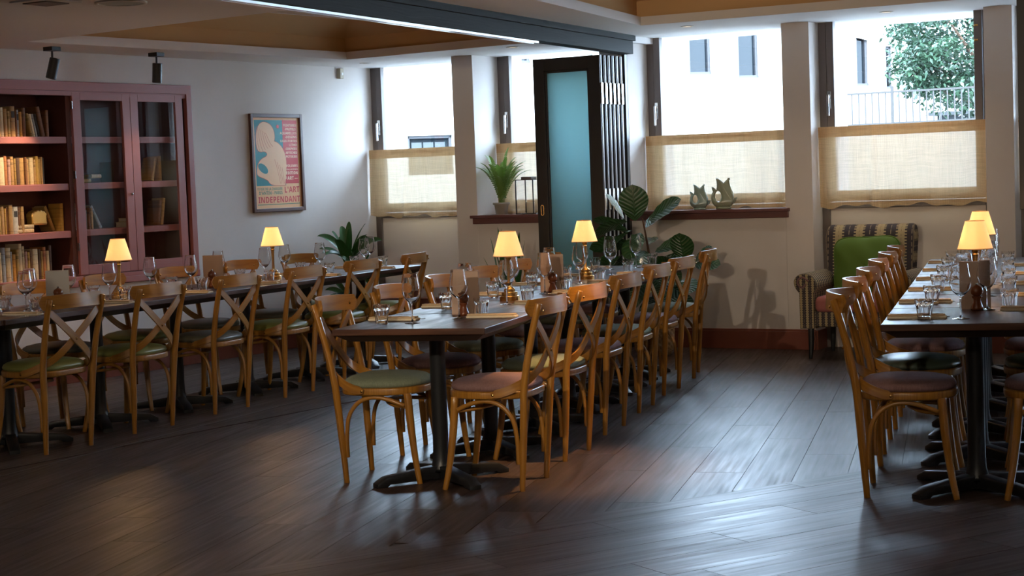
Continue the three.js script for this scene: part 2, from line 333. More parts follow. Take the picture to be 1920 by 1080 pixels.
tray([[beamX(-13.6), -13.6], [3.2, -13.6], [3.2, 3.2], [beamX(3.2), 3.2]], [[-5.70, -11.9], [-.9, -12.1], [-.9, -6.2], [-4.80, -6.2]], 2.56, 0, ['plaster ceiling with hipped tan tray above the centre tables']);
struct('wall_far', bx(-10.4, 3.2, 2.64, 3.2, -13.9, -13.42), M.wall, 'plaster lintel above the windows', 'wall');

// ---------------------------------------------------------------- beam and folding partition
{
  const g = structGroup('trim_2', 'dark stained timber beam carrying the partition track', 'beam');
  g.position.set(beamX(-12.6), 0, -12.6); g.rotation.y = 5.3 * D2R;
  part(g, 'fascia', bx(-.06, .05, 2.412, 2.60, -.12, 15.6, .004, 'z'), M.beam);
  part(g, 'cornice', bx(.05, .075, 2.515, 2.57, -.12, 15.6, .004, 'z'), M.beam);
  part(g, 'rail', bx(.006, .028, 2.398, 2.412, 1.75, 15.4), M.alu);
  part(g, 'rail', bx(-.034, -.012, 2.398, 2.412, 1.75, 15.4), M.alu);
}
{
  const X1 = -6.245, X0 = -6.856, y0 = .012, y1 = 2.392;
  const leaf0 = thing('partition_leaf', 'nearest black partition leaf with teal glass and flush pull', 'partition', 0, 0, -12.27, 0, 'folded partition leaves');
  const st = .1, z0 = -.022, z1 = .022;
  part(leaf0, 'stile', bx(X0, X0 + st, y0, y1, z0, z1, .003), M.black);
  part(leaf0, 'stile', bx(X1 - st, X1, y0, y1, z0, z1, .003), M.black);
  part(leaf0, 'top_rail', bx(X0 + st, X1 - st, y1 - .1, y1, z0, z1, .003), M.black);
  part(leaf0, 'bottom_rail', bx(X0 + st, X1 - st, y0, y0 + .22, z0, z1, .003), M.black);
  part(leaf0, 'moulding', merge([bx(X0 + st, X0 + st + .02, y0 + .22, y1 - .1, -.014, .014, .004), bx(X1 - st - .02, X1 - st, y0 + .22, y1 - .1, -.014, .014, .004), bx(X0 + st, X1 - st, y1 - .12, y1 - .1, -.014, .014, .004), bx(X0 + st, X1 - st, y0 + .22, y0 + .24, -.014, .014, .004)]), M.black);
  part(leaf0, 'glass', bx(X0 + st + .005, X1 - st - .005, y0 + .225, y1 - .105, -.003, .003), M.teal);
  part(leaf0, 'edge_strip', bx(X1, X1 + .004, y0, y1, -.009, .009), M.brushStrip);
  for (const y of [.35, 1.15, 2.0]) { const h = part(leaf0, 'hinge', bx(X1 + .003, X1 + .010, y, y + .17, -.017, .017, .002), M.steel); h.userData.label = 'steel hinge'; }
  for (let k = 1; k < 6; k++) { const c = copy(leaf0, ['', 'second', 'third', 'fourth', 'fifth', 'rearmost'][k] + ' black glazed leaf of the folded partition stack', 0, 0, -12.27 - k * .073, 0); c.children.find((m) => m.name === 'glass').material = M.pane; }
  const pull = new THREE.Shape(); pull.absarc(0, .03, .014, 0, Math.PI); pull.absarc(0, -.03, .014, Math.PI, 2 * Math.PI);
  const hole = new THREE.Path(); hole.absarc(0, .028, .0095, 0, Math.PI); hole.absarc(0, -.028, .0095, Math.PI, 2 * Math.PI); pull.holes.push(hole);
  const pg = extr(pull, .003, .001); pg.translate(X0 + .045, 1.16, .022); part(leaf0, 'flush_pull', pg, M.brass);
  struct('trim_3', bx(-6.262, -6.235, 0, 2.41, ZF, -12.685), M.black, 'black jamb post of the folding partition', 'jamb');
}

// ---------------------------------------------------------------- windows
function win(n, x0, x1, zf, floorToo, label, hx) {
  const top = 2.80, bot = 1.10, g = structGroup('window_' + n, label, 'window'), d0 = zf - .06, d1 = zf, fw = .062, sw = .06;
  const y0 = floorToo ? 0 : bot;
  part(g, 'outer_frame', merge([bx(x0, x0 + fw, y0, top, d0, d1, .004), bx(x1 - fw, x1, y0, top, d0, d1, .004), bx(x0 + fw, x1 - fw, bot, bot + .05, d0, d1, .004), bx(x0 + fw, x1 - fw, top - .05, top, d0, d1, .004)]), M.frame);
  const a = x0 + fw + .004, b = x1 - fw - .004, s0 = d0 + .012, s1 = d1 + .012;
  const sash = part(g, 'sash', merge([bx(a, a + sw, bot + .054, top - .05, s0, s1, .005), bx(b - sw, b, bot + .054, top - .05, s0, s1, .005), bx(a + sw, b - sw, bot + .054, bot + .14, s0, s1, .005), bx(a + sw, b - sw, top - .08, top - .05, s0, s1, .005)]), M.frame);
  part(g, 'pane', bx(a + sw - .005, b - sw + .005, bot + .135, top - .075, d0 + .03, d0 + .034), M.pane);
  const hxx = a + sw * .35;
  part(sash, 'handle', merge([bx(hxx - .014, hxx + .014, 1.88, 2.02, s1, s1 + .012, .004), bx(hxx - .010, hxx + .010, 1.965, 1.995, s1 + .01, s1 + .04, .004), bx(hxx - .011, hxx + .009, 1.825, 1.99, s1 + .03, s1 + .046, .006)]), M.chrome);
  if (floorToo) part(g, 'lower_panel', bx(x0 + fw, x1 - fw, 0, bot, d0 + .01, d0 + .035), M.panel);
  if (n === 4) for (const y of [2.33, 2.44]) part(g, 'latch', bx(x1 - .12, x1 - .09, y, y + .015, s1, s1 + .012, .004), M.brass);
}
win(1, -9.214, -7.86, -13.325, true, 'tall corner window with dark frame and lower panel', 0);
win(2, -7.726, -6.49, -13.155, false, 'dark framed window behind the fern', 0);
win(3, -6.233, -4.887, -13.10, false, 'dark framed window above the two jugs', 0);
win(4, -4.66, -3.309, -12.935, true, 'dark framed window behind the armchair', 0);
win(5, -3.10, -1.72, -12.90, true, 'dark framed window at the right edge', 0);
win(6, -1.50, -.15, -12.88, true, 'dark framed window beyond the right edge of the view', 0);
win(7, .06, 1.41, -12.86, true, 'dark framed window at the far right end of the wall', 0);
for (const [x0, x1, zb, label] of [[-7.78, -6.42, -13.155, 'dark maroon sill board under the fern'], [-6.29, -4.85, -13.10, 'dark maroon sill board under the two jugs']])
  struct('trim_' + (label.includes('fern') ? 4 : 5), merge([bx(Math.max(x0, x0 < -7 ? -7.725 : -6.233), Math.min(x1, x1 < -5 ? -6.49 : -4.887), 1.095, 1.12, zb, ZF), bx(x0, x1, 1.095, 1.12, ZF, ZF + .045, .004), bx(x0 + .02, x1 - .01, 1.045, 1.095, ZF, ZF + .03, .004)]), M.sill, label, 'sill');

// cafe curtains on rods
function cafe(x0, x1, z, label, rodLabel, folds, sd) {
  const yT = 1.735, yB = 1.115, W = x1 - x0;
  const rod = new THREE.CylinderGeometry(.006, .006, W, 10); rod.rotateZ(Math.PI / 2); rod.translate((x0 + x1) / 2, 1.715, z);
  single('curtain_rod', rod, M.brass, rodLabel, 'rod');
  const c = thing('cafe_curtain', label, 'curtain', 0, 0, 0, 0, 'half height window curtains');
  const off = (s, t) => { let q = .004 * Math.sin(s * W * 55 + sd) * (1 - .6 * t); for (const [p, w, a] of folds) { const d = (s - p) / w; q += a * Math.exp(-d * d) * (.25 + .75 * t); } return q + .012 * t * Math.sin(s * 11 + sd * 3) + .010 * Math.sin(s * 23 + sd) * t; };
  const sheet = (ya, yb, ns, nt, dz, hem) => {
    const pos = [], uv = [], idx = [];
    for (let i = 0; i <= ns; i++) for (let j = 0; j <= nt; j++) {
      const s = i / ns, t = j / nt, y = ya + (yb - ya) * t, T = (yT - y) / (yT - yB);
      const hemWave = hem * t * (.012 * Math.sin(s * 17 + sd) + .008 * Math.sin(s * 41 + sd * 2)) + (hem ? 0 : 0);
      pos.push(x0 + .003 + (W - .006) * s, y + hemWave, z + .011 + dz + off(s, Math.max(0, T))); uv.push(s * W, y);
    }
    for (let i = 0; i < ns; i++) for (let j = 0; j < nt; j++) { const a = i * (nt + 1) + j, b = a + nt + 1; idx.push(a, a + 1, b, b, a + 1, b + 1); }
    const g = new THREE.BufferGeometry(); g.setAttribute('position', new THREE.Float32BufferAttribute(pos, 3)); g.setAttribute('uv', new THREE.Float32BufferAttribute(uv, 2)); g.setIndex(idx); g.computeVertexNormals(); return g;
  };
  part(c, 'cloth', sheet(yT - .07, yB, 150, 26, 0, 1), M.linen);
  part(c, 'header', sheet(yT + .006, yT - .075, 150, 6, .002, 0), M.linenHem);
}
cafe(-9.205, -7.87, -13.26, 'linen half curtain on the corner window', 'thin brass rod across the corner window', [[.30, .03, .05], [.05, .06, .03], [.55, .05, .02]], 1);
cafe(-7.72, -6.50, -13.09, 'linen half curtain behind the fern', 'thin brass rod across the fern window', [[.2, .05, .03], [.6, .05, .03]], 2);
cafe(-6.228, -4.892, -13.035, 'linen half curtain behind the two jugs', 'thin brass rod across the jug window', [[.80, .03, .04], [.92, .03, .05], [.1, .08, .02]], 3);
cafe(-4.655, -3.314, -12.87, 'linen half curtain above the armchair', 'thin brass rod across the armchair window', [[.33, .02, .05], [.1, .05, .02]], 4);
cafe(-3.095, -1.73, -12.84, 'linen half curtain at the right edge window', 'thin brass rod across the right edge window', [[.4, .05, .03]], 5);

// black hanging panel at the right edge
single('hanging_panel', bx(-2.60, -2.05, 1.12, 2.56, -10.83, -10.79, .004), M.black, 'black panel hanging from the ceiling at the right edge', 'panel');
// low red plinth on the left edge
single('plinth', bx(-5.62, -5.335, 0, .24, -4.86, -4.66, .006), M.redPaint, 'low dark red plinth at the left edge of the floor', 'plinth');

// ---------------------------------------------------------------- bookcase in the left wall (local frame LW: x into room, z = -distance along wall)
{
  const c = thing('bookcase', 'built-in maroon bookcase with open shelves and two glazed doors', 'bookcase'); LW(c);
  const zr = .705, zl = 4.25, dB = -.33;
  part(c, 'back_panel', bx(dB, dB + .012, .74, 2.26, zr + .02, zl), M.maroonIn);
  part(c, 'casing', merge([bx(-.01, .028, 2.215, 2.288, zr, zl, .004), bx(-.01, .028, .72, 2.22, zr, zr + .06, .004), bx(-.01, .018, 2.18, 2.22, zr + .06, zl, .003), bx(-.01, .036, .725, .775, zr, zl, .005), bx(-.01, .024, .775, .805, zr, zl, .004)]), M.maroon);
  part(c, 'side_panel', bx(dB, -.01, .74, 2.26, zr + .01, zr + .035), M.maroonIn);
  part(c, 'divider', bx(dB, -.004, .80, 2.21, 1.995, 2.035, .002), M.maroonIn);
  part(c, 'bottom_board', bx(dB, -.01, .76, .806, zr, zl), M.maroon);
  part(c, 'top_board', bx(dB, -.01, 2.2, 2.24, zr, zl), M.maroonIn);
  for (const h of [1.872, 1.517, 1.157]) {
    part(c, 'shelf', merge([bx(dB + .012, -.02, h - .03, h, 2.036, zl), bx(-.03, -.012, h - .052, h - .004, 2.036, zl, .003)]), M.maroon);
    part(c, 'shelf', merge([bx(dB + .012, -.05, h - .03, h, zr + .035, 1.995), bx(-.06, -.045, h - .05, h - .004, zr + .035, 1.995, .003)]), M.maroon);
  }
  for (const [a, b] of [[.808, 1.388], [1.392, 1.99]]) {   // doors: right then left
    const st = .082, y0 = .812, y1 = 2.206;
    const d = part(c, 'door', merge([bx(-.004, .02, y0, y1, a, a + st, .003), bx(-.004, .02, y0, y1, b - st, b, .003), bx(-.004, .02, y1 - .058, y1, a + st, b - st, .003), bx(-.004, .02, y0, y0 + .075, a + st, b - st, .003)]), M.maroon);
    part(d, 'pane', bx(.006, .010, y0 + .07, y1 - .052, a + st - .006, b - st + .006), M.pane);
    if (a > 1) { const k = new THREE.SphereGeometry(.012, 14, 10); k.translate(.03, 1.418, 1.425); part(d, 'knob', k, M.chrome); for (const y of [1.0, 1.55, 2.08]) part(d, 'hinge', bx(.0, .024, y, y + .06, b - .002, b + .006, .002), M.steel); }
  }
}
// books
{
  const cols = { tan: [.46, .27, .10], mustard: [.50, .30, .06], cream: [.68, .55, .34], 'brown leather': [.20, .085, .03], rust: [.42, .16, .05], ochre: [.40, .25, .07], 'dark brown': [.09, .045, .025], 'grey cloth': [.32, .33, .33], 'black cloth': [.035, .035, .035], 'pale blue': [.32, .40, .48], orange: [.58, .27, .04], parchment: [.60, .46, .26], 'dull pink': [.48, .28, .22], white: [.66, .63, .56] };
  const spineT = [0, 1, 2].map((k) => tex(64, 256, (u, v) => { let m = .88 + .14 * fbm(u, v, 6, 20, 81 + k, 3); const bands = [[.08, .09, .86, .87], [.12, .135, .7, .72, .88, .9], [.2, .21, .5, .515, .8, .815]][k]; for (let i = 0; i < bands.length; i += 2) if (v > bands[i] && v < bands[i + 1]) m *= .68; if (k === 1 && v > .72 && v < .8) m *= .8; return [m, m, m]; }));
  const mats = {}; for (const [n, c] of Object.entries(cols)) mats[n] = spineT.map((t) => S({ color: lin(...c), map: t, roughness: .7 }));
  const pagesM = S({ color: lin(.62, .52, .36), roughness: .9 }), labelM = S({ color: lin(.04, .035, .03), roughness: .7 });
  const ord = ['first', 'second', 'third', 'fourth', 'fifth', 'sixth', 'seventh', 'eighth', 'ninth', 'tenth', 'eleventh', 'twelfth', 'thirteenth', 'fourteenth', 'fifteenth', 'sixteenth', 'seventeenth', 'eighteenth', 'nineteenth', 'twentieth', 'twenty-first', 'twenty-second', 'twenty-third', 'twenty-fourth', 'twenty-fifth'];
  function book(col, w, h, d, label, group, s, y, tilt = 0, lie = 0, x = -.055, withLabel = false) {
    const o = thing('book', label, 'book', 0, 0, 0, 0, group);
    // local: spine faces +x, thickness along z, standing on y = 0, centred on z
    const sh = new THREE.Shape(); sh.moveTo(-d, -w / 2); sh.lineTo(-.006, -w / 2); sh.quadraticCurveTo(.006, -w / 2, .006, 0); sh.quadraticCurveTo(.006, w / 2, -.006, w / 2); sh.lineTo(-d, w / 2); sh.lineTo(-d, w / 2 - .0025); sh.lineTo(-.008, w / 2 - .0025); sh.lineTo(-.008, -w / 2 + .0025); sh.lineTo(-d, -w / 2 + .0025);
    const g = extr(sh, h, 0, 1, 4); g.rotateX(-Math.PI / 2);
    const uv = g.attributes.uv, p = g.attributes.position; for (let i = 0; i < p.count; i++) uv.setXY(i, (p.getZ(i) / w + .5), p.getY(i) / h);
    part(o, 'cover', g, mats[col][Math.floor(rnd() * 3)]);
    part(o, 'pages', bx(-d + .004, -.008, .004, h - .004, -w / 2 + .0027, w / 2 - .0027), pagesM);
    if (withLabel) part(o, 'title_label', bx(.0045, .0068, h * .62, h * .84, -w * .3, w * .3), labelM);
    const m = new THREE.Matrix4().makeRotationY(-WK).setPosition(-9.31, 0, -11.6);
    const loc = new THREE.Matrix4().makeTranslation(x, y, -s);
    if (lie) loc.multiply(new THREE.Matrix4().makeRotationX(Math.PI / 2)); else if (tilt) loc.multiply(new THREE.Matrix4().makeRotationX(tilt));
    m.multiply(loc); m.decompose(o.position, o.quaternion, o.scale); return o;
  }
  // open shelves, left to right (s rising). entries: [colour, width, height, label?]; tilt leaning to the left (towards smaller s)
  const pal = { warm: ['tan', 'ochre', 'mustard', 'brown leather', 'tan', 'parchment', 'rust', 'ochre'], mixed: ['cream', 'tan', 'parchment', 'mustard', 'brown leather', 'ochre', 'tan', 'dull pink'], pale: ['parchment', 'cream', 'grey cloth', 'tan', 'mustard', 'dark brown', 'ochre', 'brown leather'] };
  const rows = [
    [1.872, 'top', [['tan', .03, .19], ['brown leather', .036, .2], ['mustard', .034, .215], ['tan', .028, .2], ['cream', .03, .215], ['tan', .03, .205], ['ochre', .026, .19], ['tan', .046, .225, 1], ['brown leather', .014, .2], ['grey cloth', .022, .2, 1], ['orange', .026, .185], ['brown leather', .032, .215]], [['ochre', .022, .175, .2], ['cream', .022, .17, .2], ['grey cloth', .02, .17, .2], ['black cloth', .024, .17, .2], ['brown leather', .036, .225, .2]], [['brown leather', .03, .2]]],
    [1.517, 'second', [['cream', .034, .2], ['grey cloth', .026, .19], ['white', .026, .21], ['pale blue', .024, .2], ['cream', .054, .205], ['rust', .03, .215], ['dull pink', .03, .19], ['tan', .03, .21], ['ochre', .018, .195], ['dark brown', .034, .2], ['tan', .044, .2], ['brown leather', .02, .205], ['tan', .022, .19], ['parchment', .038, .2], ['tan', .02, .185], ['mustard', .026, .21], ['ochre', .022, .19], ['tan', .016, .205], ['black cloth', .02, .2]], [], []],
    [1.157, 'third', [['parchment', .03, .21], ['tan', .034, .205], ['ochre', .03, .2], ['tan', .032, .205], ['mustard', .02, .19], ['brown leather', .018, .2], ['tan', .04, .215], ['white', .05, .2, 1], ['brown leather', .02, .2], ['tan', .034, .2]], [], []],
    [.806, 'bottom', [['parchment', .03, .22], ['ochre', .026, .21], ['pale blue', .036, .235], ['parchment', .028, .22], ['grey cloth', .036, .255], ['parchment', .046, .25], ['grey cloth', .018, .22], ['orange', .03, .2], ['ochre', .026, .235], ['cream', .032, .275], ['parchment', .028, .255], ['dull pink', .02, .215], ['mustard', .022, .21], ['brown leather', .024, .22], ['cream', .05, .23], ['dark brown', .026, .225], ['ochre', .02, .21], ['rust', .03, .24], ['parchment', .028, .21], ['dark brown', .03, .25]], [], []],
  ];
  rows.forEach(([y, name, up, lean, last], r) => {
    const starts = [-2.745, -2.775, -2.76, -2.80]; let s = starts[r], k = 0; const grp = 'books on the ' + name + ' open shelf';
    const lab = (c) => c + ' book, ' + ord[k++] + ' from the left on the ' + name + ' open shelf';
    for (const [c, w, h, l] of up) { book(c, w, h, .14, lab(c), grp, s + w / 2, y, 0, 0, -.055 - rnd() * .012, !!l); s += w + .001; }
    if (lean.length) s += lean[0][2] * Math.sin(lean[0][3]) + .004;
    for (const [c, w, h, t] of lean) { const big = h > .2 ? .012 : 0; book(c, w, h, .14, 'leaning ' + lab(c), grp, s + w / 2 / Math.cos(t) + big, y + w / 2 * Math.sin(t) + .0005, t, 0, -.06); s += w / Math.cos(t) + .0012 + big; }
    for (const [c, w, h] of last) { s += .008; book(c, w, h, .14, lab(c), grp, Math.min(s + w / 2, -2.05), y, 0, 0, -.062); }
  });
  // third shelf right end: lying books, moulded ornament, leaning pair
  const y3 = 1.157;
  book('parchment', .032, .16, .12, 'thin parchment book lying at the right of the third open shelf', 'books on the third open shelf', -2.36, y3 + .016, 0, 1, -.06);
  book('cream', .03, .15, .12, 'cream book lying under the scalloped golden ornament', 'books on the third open shelf', -2.355, y3 + .047 + .0005, 0, 1, -.063);
  book('ochre', .03, .2, .13, 'dark ochre book leaning against the end of the third open shelf', 'books on the third open shelf', -2.10, y3 + .008, .4, 0, -.13);
  book('mustard', .03, .21, .13, 'mustard book standing last on the third open shelf', 'books on the third open shelf', -2.062, y3, 0, 0, -.075);
  const orn = thing('golden_ornament', 'scalloped golden loaf-shaped mould on lying books in the bookcase', 'ornament'); 
  const sh = new THREE.Shape(); sh.moveTo(-.06, 0); sh.lineTo(-.064, .05); for (let i = 0; i <= 6; i++) { const a = Math.PI * (1 - i / 6); sh.quadraticCurveTo(.064 * Math.cos(a + .26) * 1.12, .055 + .036 * Math.sin(a + .2) + .012, .06 * Math.cos(a), .055 + .03 * Math.sin(a)); } sh.lineTo(.06, 0);
  const og = extr(sh, .05, .01, 3, 6); og.rotateY(Math.PI / 2); og.translate(-.14, 0, 0); part(orn, 'mould', og, M.gold); part(orn, 'foot', bx(-.15, -.075, -.002, .008, -.066, .066, .003), M.gold);
  { const m = new THREE.Matrix4().makeRotationY(-WK).setPosition(-9.31, 0, -11.6).multiply(new THREE.Matrix4().makeTranslation(.01, y3 + .066, 2.285)); m.decompose(orn.position, orn.quaternion, orn.scale); }
  // behind the glazed doors
  const gl = 'books behind the glazed doors';
  let s = -1.93, k = 0;
  for (const [c, w, h] of [['white', .034, .17], ['black cloth', .02, .16], ['cream', .036, .205], ['dark brown', .03, .15], ['brown leather', .03, .17], ['tan', .024, .18]]) { book(c, w, h, .13, c + ' book, ' + ord[k++] + ' on the lower shelf behind the left glass door', gl, s + w / 2, 1.157, 0, 0, -.09); s += w + .004; }
  book('grey cloth', .03, .2, .13, 'grey book leaning on the lower shelf behind the left glass door', gl, s + .075, 1.163, .5, 0, -.09);
  book('tan', .034, .2, .13, 'tan book lying on the middle shelf behind the left glass door', gl, -1.74, 1.534, 0, 1, -.09);
  book('cream', .03, .1, .12, 'small cream book atop the lying book behind the left door', gl, -1.63, 1.567, 0, 1, -.09);
  book('dark brown', .03, .16, .12, 'dark brown book standing behind the left glass door stile', gl, -1.50, 1.517, 0, 0, -.1);
  book('parchment', .04, .16, .13, 'thick parchment book lying behind the right glass door', gl, -1.22, 1.177, 0, 1, -.09);
  book('tan', .03, .1, .12, 'small tan book lying on top behind the right glass door', gl, -1.26, 1.2135, 0, 1, -.09);
  book('brown leather', .03, .2, .13, 'brown book leaning right on the lower shelf behind the right door', gl, -1.03, 1.160, -.18, 0, -.09);
  book('tan', .026, .22, .13, 'tan book leaning at the end of the lower right door shelf', gl, -.992, 1.160, -.18, 0, -.09);
  book('ochre', .03, .19, .13, 'ochre book leaning on the middle shelf behind the right door', gl, -1.075, 1.5215, -.28, 0, -.09);
  book('tan', .034, .2, .13, 'tan book standing on the middle shelf behind the right door', gl, -.985, 1.517, 0, 0, -.09);
}
// framed poster
{
  const p = thing('framed_poster', 'brown framed red, teal and peach lettered poster on the left wall', 'poster'); LW(p); p.position.y = 0;
  const z0 = -.001, z1 = -.683, y0 = 1.216, y1 = 2.068, f = .032;
  const fm = S({ color: lin(.11, .058, .052), roughness: .45 });
  part(p, 'frame', merge([bx(.002, .03, y0, y1, z1, z1 + f, .004), bx(.002, .03, y0, y1, z0 - f, z0, .004), bx(.002, .03, y0, y0 + f, z1 + f, z0 - f, .004), bx(.002, .03, y1 - f, y1, z1 + f, z0 - f, .004)]), fm);
  const W = 768, H = Math.round(768 * (y1 - y0 - 2 * f) / (z0 - z1 - 2 * f)), cv = document.createElement('canvas'); cv.width = W; cv.height = H; const c = cv.getContext('2d');
  c.fillStyle = '#e6b283'; c.fillRect(0, 0, W, H);
  c.fillStyle = '#1d7f86'; c.fillRect(.05 * W, .03 * H, .62 * W, .72 * H);
  c.fillStyle = '#c12a30'; c.fillRect(.64 * W, .03 * H, .31 * W, .70 * H);
  // plain flowing peach forms with red contour lines
  c.fillStyle = '#ecbc90'; c.strokeStyle = '#b9413f'; c.lineWidth = 5;
  const blob = (pts) => { c.beginPath(); pts.forEach((q, i) => (i ? c.bezierCurveTo(...q.map((v, k) => v * (k % 2 ? H : W))) : c.moveTo(q[0] * W, q[1] * H))); c.fill(); c.stroke(); };
  blob([[.08, .30], [.05, .15, .14, .04, .27, .05], [.45, .06, .50, .18, .46, .26], [.58, .28, .70, .36, .70, .50], [.70, .62, .66, .70, .66, .75], [.40, .75, .34, .75, .30, .70], [.22, .66, .10, .66, .07, .62], [.05, .52, .14, .46, .22, .44], [.34, .42, .30, .36, .18, .38], [.10, .38, .09, .34, .08, .30]]);
  c.lineWidth = 4; for (let i = 0; i < 7; i++) { c.beginPath(); c.moveTo((.10 + .03 * i) * W, (.10 + .012 * i) * H); c.bezierCurveTo((.02 + .05 * i) * W, .2 * H, (.06 + .05 * i) * W, .3 * H, (.10 + .055 * i) * W, (.39 - .012 * i) * H); c.stroke(); }
  for (let i = 0; i < 4; i++) { c.beginPath(); c.moveTo((.45 + .05 * i) * W, (.46 + .03 * i) * H); c.quadraticCurveTo((.52 + .03 * i) * W, .6 * H, (.55 + .03 * i) * W, .73 * H); c.stroke(); }
  c.fillStyle = '#1d7f86'; c.beginPath(); c.ellipse(.2 * W, .56 * H, .11 * W, .045 * H, .5, 0, 7); c.fill();
  c.fillStyle = '#c12a30'; c.beginPath(); c.arc(.545 * W, .10 * H, .028 * W, 0, 7); c.fill();
  c.fillStyle = '#f3d9b8'; c.textBaseline = 'middle';
  const line = (t, x, y, w, h) => { c.save(); c.font = 'bold 60px sans-serif'; const m = c.measureText(t).width; c.translate(x * W, y * H); c.scale(w * W / m, h * H / 46); c.fillText(t, 0, 0); c.restore(); };
  [['PEINTURES', .66, .28], ['-PASTELS', .69, .24], ['AQUARELLES', .585, .355], ['-DESSINS', .69, .25], ['EAUX-FORTES', .585, .36], ['LITHO', .77, .17], ['-GRAPHIES', .68, .26], ['AFFICHES', .69, .25], ['POTERIES', .69, .25]].forEach(([t, x, w], i) => line(t, x, .085 + i * .0435, w, .03));
  line('VOLUMES', .69, .535, .25, .032); line('-ILLUSTRÉS', .69, .575, .25, .016); line('EDITION', .68, .615, .26, .036); line("D'", .665, .668, .04, .03); line('ART', .705, .672, .14, .042); c.fillRect(.86 * W, .674 * H, .08 * W, 6);
  c.fillStyle = '#2c6a55'; line('11 RUE DE LA CHAUSSÉE', .06, .785, .53, .03); line("D'ANTIN - PARIS", .09, .828, .50, .038);
  c.fillStyle = '#c12a30'; line("L'ART", .625, .80, .33, .07); line('INDEPENDANT', .07, .905, .89, .07); c.fillStyle = '#2c6a55'; c.fillRect(.06 * W, .952 * H, .9 * W, 7);
  const t = new THREE.CanvasTexture(cv); t.colorSpace = THREE.SRGBColorSpace;
  const pm = S({ map: t, roughness: .55 }), g = new THREE.PlaneGeometry(z0 - z1 - 2 * f + .004, y1 - y0 - 2 * f + .004), bg = bx(.003, .009, y0 + .01, y1 - .01, z1 + .01, z0 - .01);
  part(p, 'backing', bg, M.kraft); g.rotateY(Math.PI / 2); g.translate(.0105, (y0 + y1) / 2, (z0 + z1) / 2); part(p, 'print', g, pm);
}
// ceiling spots by the bookcase, alarm sensor, loudspeaker, vent, soffit downlights
function barrel(x, z, tx, ty, tz, label, I) {
  const o = thing('spot_lamp', label, 'spotlight', x, 2.51, z, 0, 'black ceiling spots by the bookcase');
  part(o, 'mount', bx(-.045, .045, -.03, 0, -.045, .045, .003), M.black);
  part(o, 'stem', taper([[0, -.03, 0], [0, -.09, .002]], [.008, .008], 4, 8), M.black);
  const dir = V(tx - x, ty - 2.40, tz - z).normalize(), q = new THREE.Quaternion().setFromUnitVectors(V(0, -1, 0), dir);
  const b = part(o, 'barrel', lathe([[0, .075], [.036, .075], [.038, .07], [.038, -.075], [.034, -.078], [.032, -.06], [0, -.06]], 24), M.black); b.position.set(0, -.155, 0); b.quaternion.copy(q);
  const l = part(b, 'lens', lathe([[.030, -.062], [0, -.064]], 18), M.glow);
  const s = new THREE.SpotLight(lin(1, .74, .45), I, 8, .62, .6, 2); s.castShadow = true; s.name = 'spot_light';
  const p = V(0, -.155, 0).add(dir.clone().multiplyScalar(.09)); s.position.copy(p); s.target.position.copy(p).add(dir); o.add(s, s.target);
}
barrel(-9.147, -9.181, -9.42, .9, -8.9, 'left black barrel spotlight above the bookcase', 7);
barrel(-9.084, -10.229, -9.3, .4, -10.28, 'right black barrel spotlight above the glazed doors', 1.2);
{ const o = thing('alarm_sensor', 'small beige alarm sensor in the corner near the ceiling', 'sensor', -9.245, 2.40, -12.86, 0); part(o, 'body', bx(0, .045, 0, .095, -.03, .03, .008), S({ color: lin(.42, .37, .27), roughness: .5 })); part(o, 'lens', bx(.043, .05, .03, .055, -.012, .012, .004), M.white); }
{ const o = thing('ceiling_speaker', 'round pale loudspeaker grille set in the ceiling', 'speaker', -6.79, 2.51, -7.37); part(o, 'rim', lathe([[.148, 0], [.146, -.008], [.13, -.010], [.128, -.004]], 40), M.white); part(o, 'grille', lathe([[.13, -.004], [.06, -.007], [0, -.008]], 40), M.grille); }
{ const o = thing('ceiling_vent', 'pale square vent beside the round ceiling loudspeaker', 'vent', -7.02, 2.51, -7.02); part(o, 'frame', bx(-.14, .14, -.01, 0, -.14, .14, .004), M.white); part(o, 'core', bx(-.09, .09, -.016, -.008, -.09, .09, .003), M.frame); }
function down(x, y, z, label, I, lit = true, ang = .95) {
  const o = thing('downlight', label, 'downlight', x, y, z, 0, 'round recessed ceiling downlights');
  part(o, 'ring', lathe([[.052, 0], [.05, -.006], [.04, -.007], [.036, -.002]], 28), M.white);
  part(o, 'lens', lathe([[.037, -.003], [0, -.004]], 24), lit ? M.glow : M.frame);
  if (I) { const s = new THREE.SpotLight(lin(1, .80, .58), I, 12, ang, .7, 2); s.castShadow = true; s.name = 'downlight_beam'; s.shadow.radius = 2; s.position.set(0, -.02, 0); s.target.position.set(0, -1, 0); o.add(s, s.target); }
}
down(-8.807, 2.51, -12.67, 'unlit recessed downlight in the corner window soffit', 0, false);
down(-7.052, 2.51, -12.27, 'recessed downlight in the soffit above the fern', 1.2);
down(-5.481, 2.56, -12.27, 'recessed downlight in the soffit above the jugs', 1.2);
down(-3.951, 2.56, -12.45, 'recessed downlight in the soffit above the armchair', 2.5);
[[-4.25, -5.7], [-2.2, -5.7], [-.45, -9], [-2.2, -3.2], [-4.2, -3.2], [-.3, -5.5], [.6, -3]].forEach(([x, z], i) => down(x, 2.56, z, 'recessed ceiling downlight, ' + ['first', 'second', 'third', 'fourth', 'fifth', 'sixth', 'seventh'][i] + ' of those above the near floor', 2.2, true, 1.0));
[[-6.9, -5.6], [-8.4, -6.6], [-8.5, -4.2]].forEach(([x, z], i) => down(x, 2.51, z, 'recessed ceiling downlight, ' + ['first', 'second', 'third'][i] + ' of those above the near left floor', 1.5));
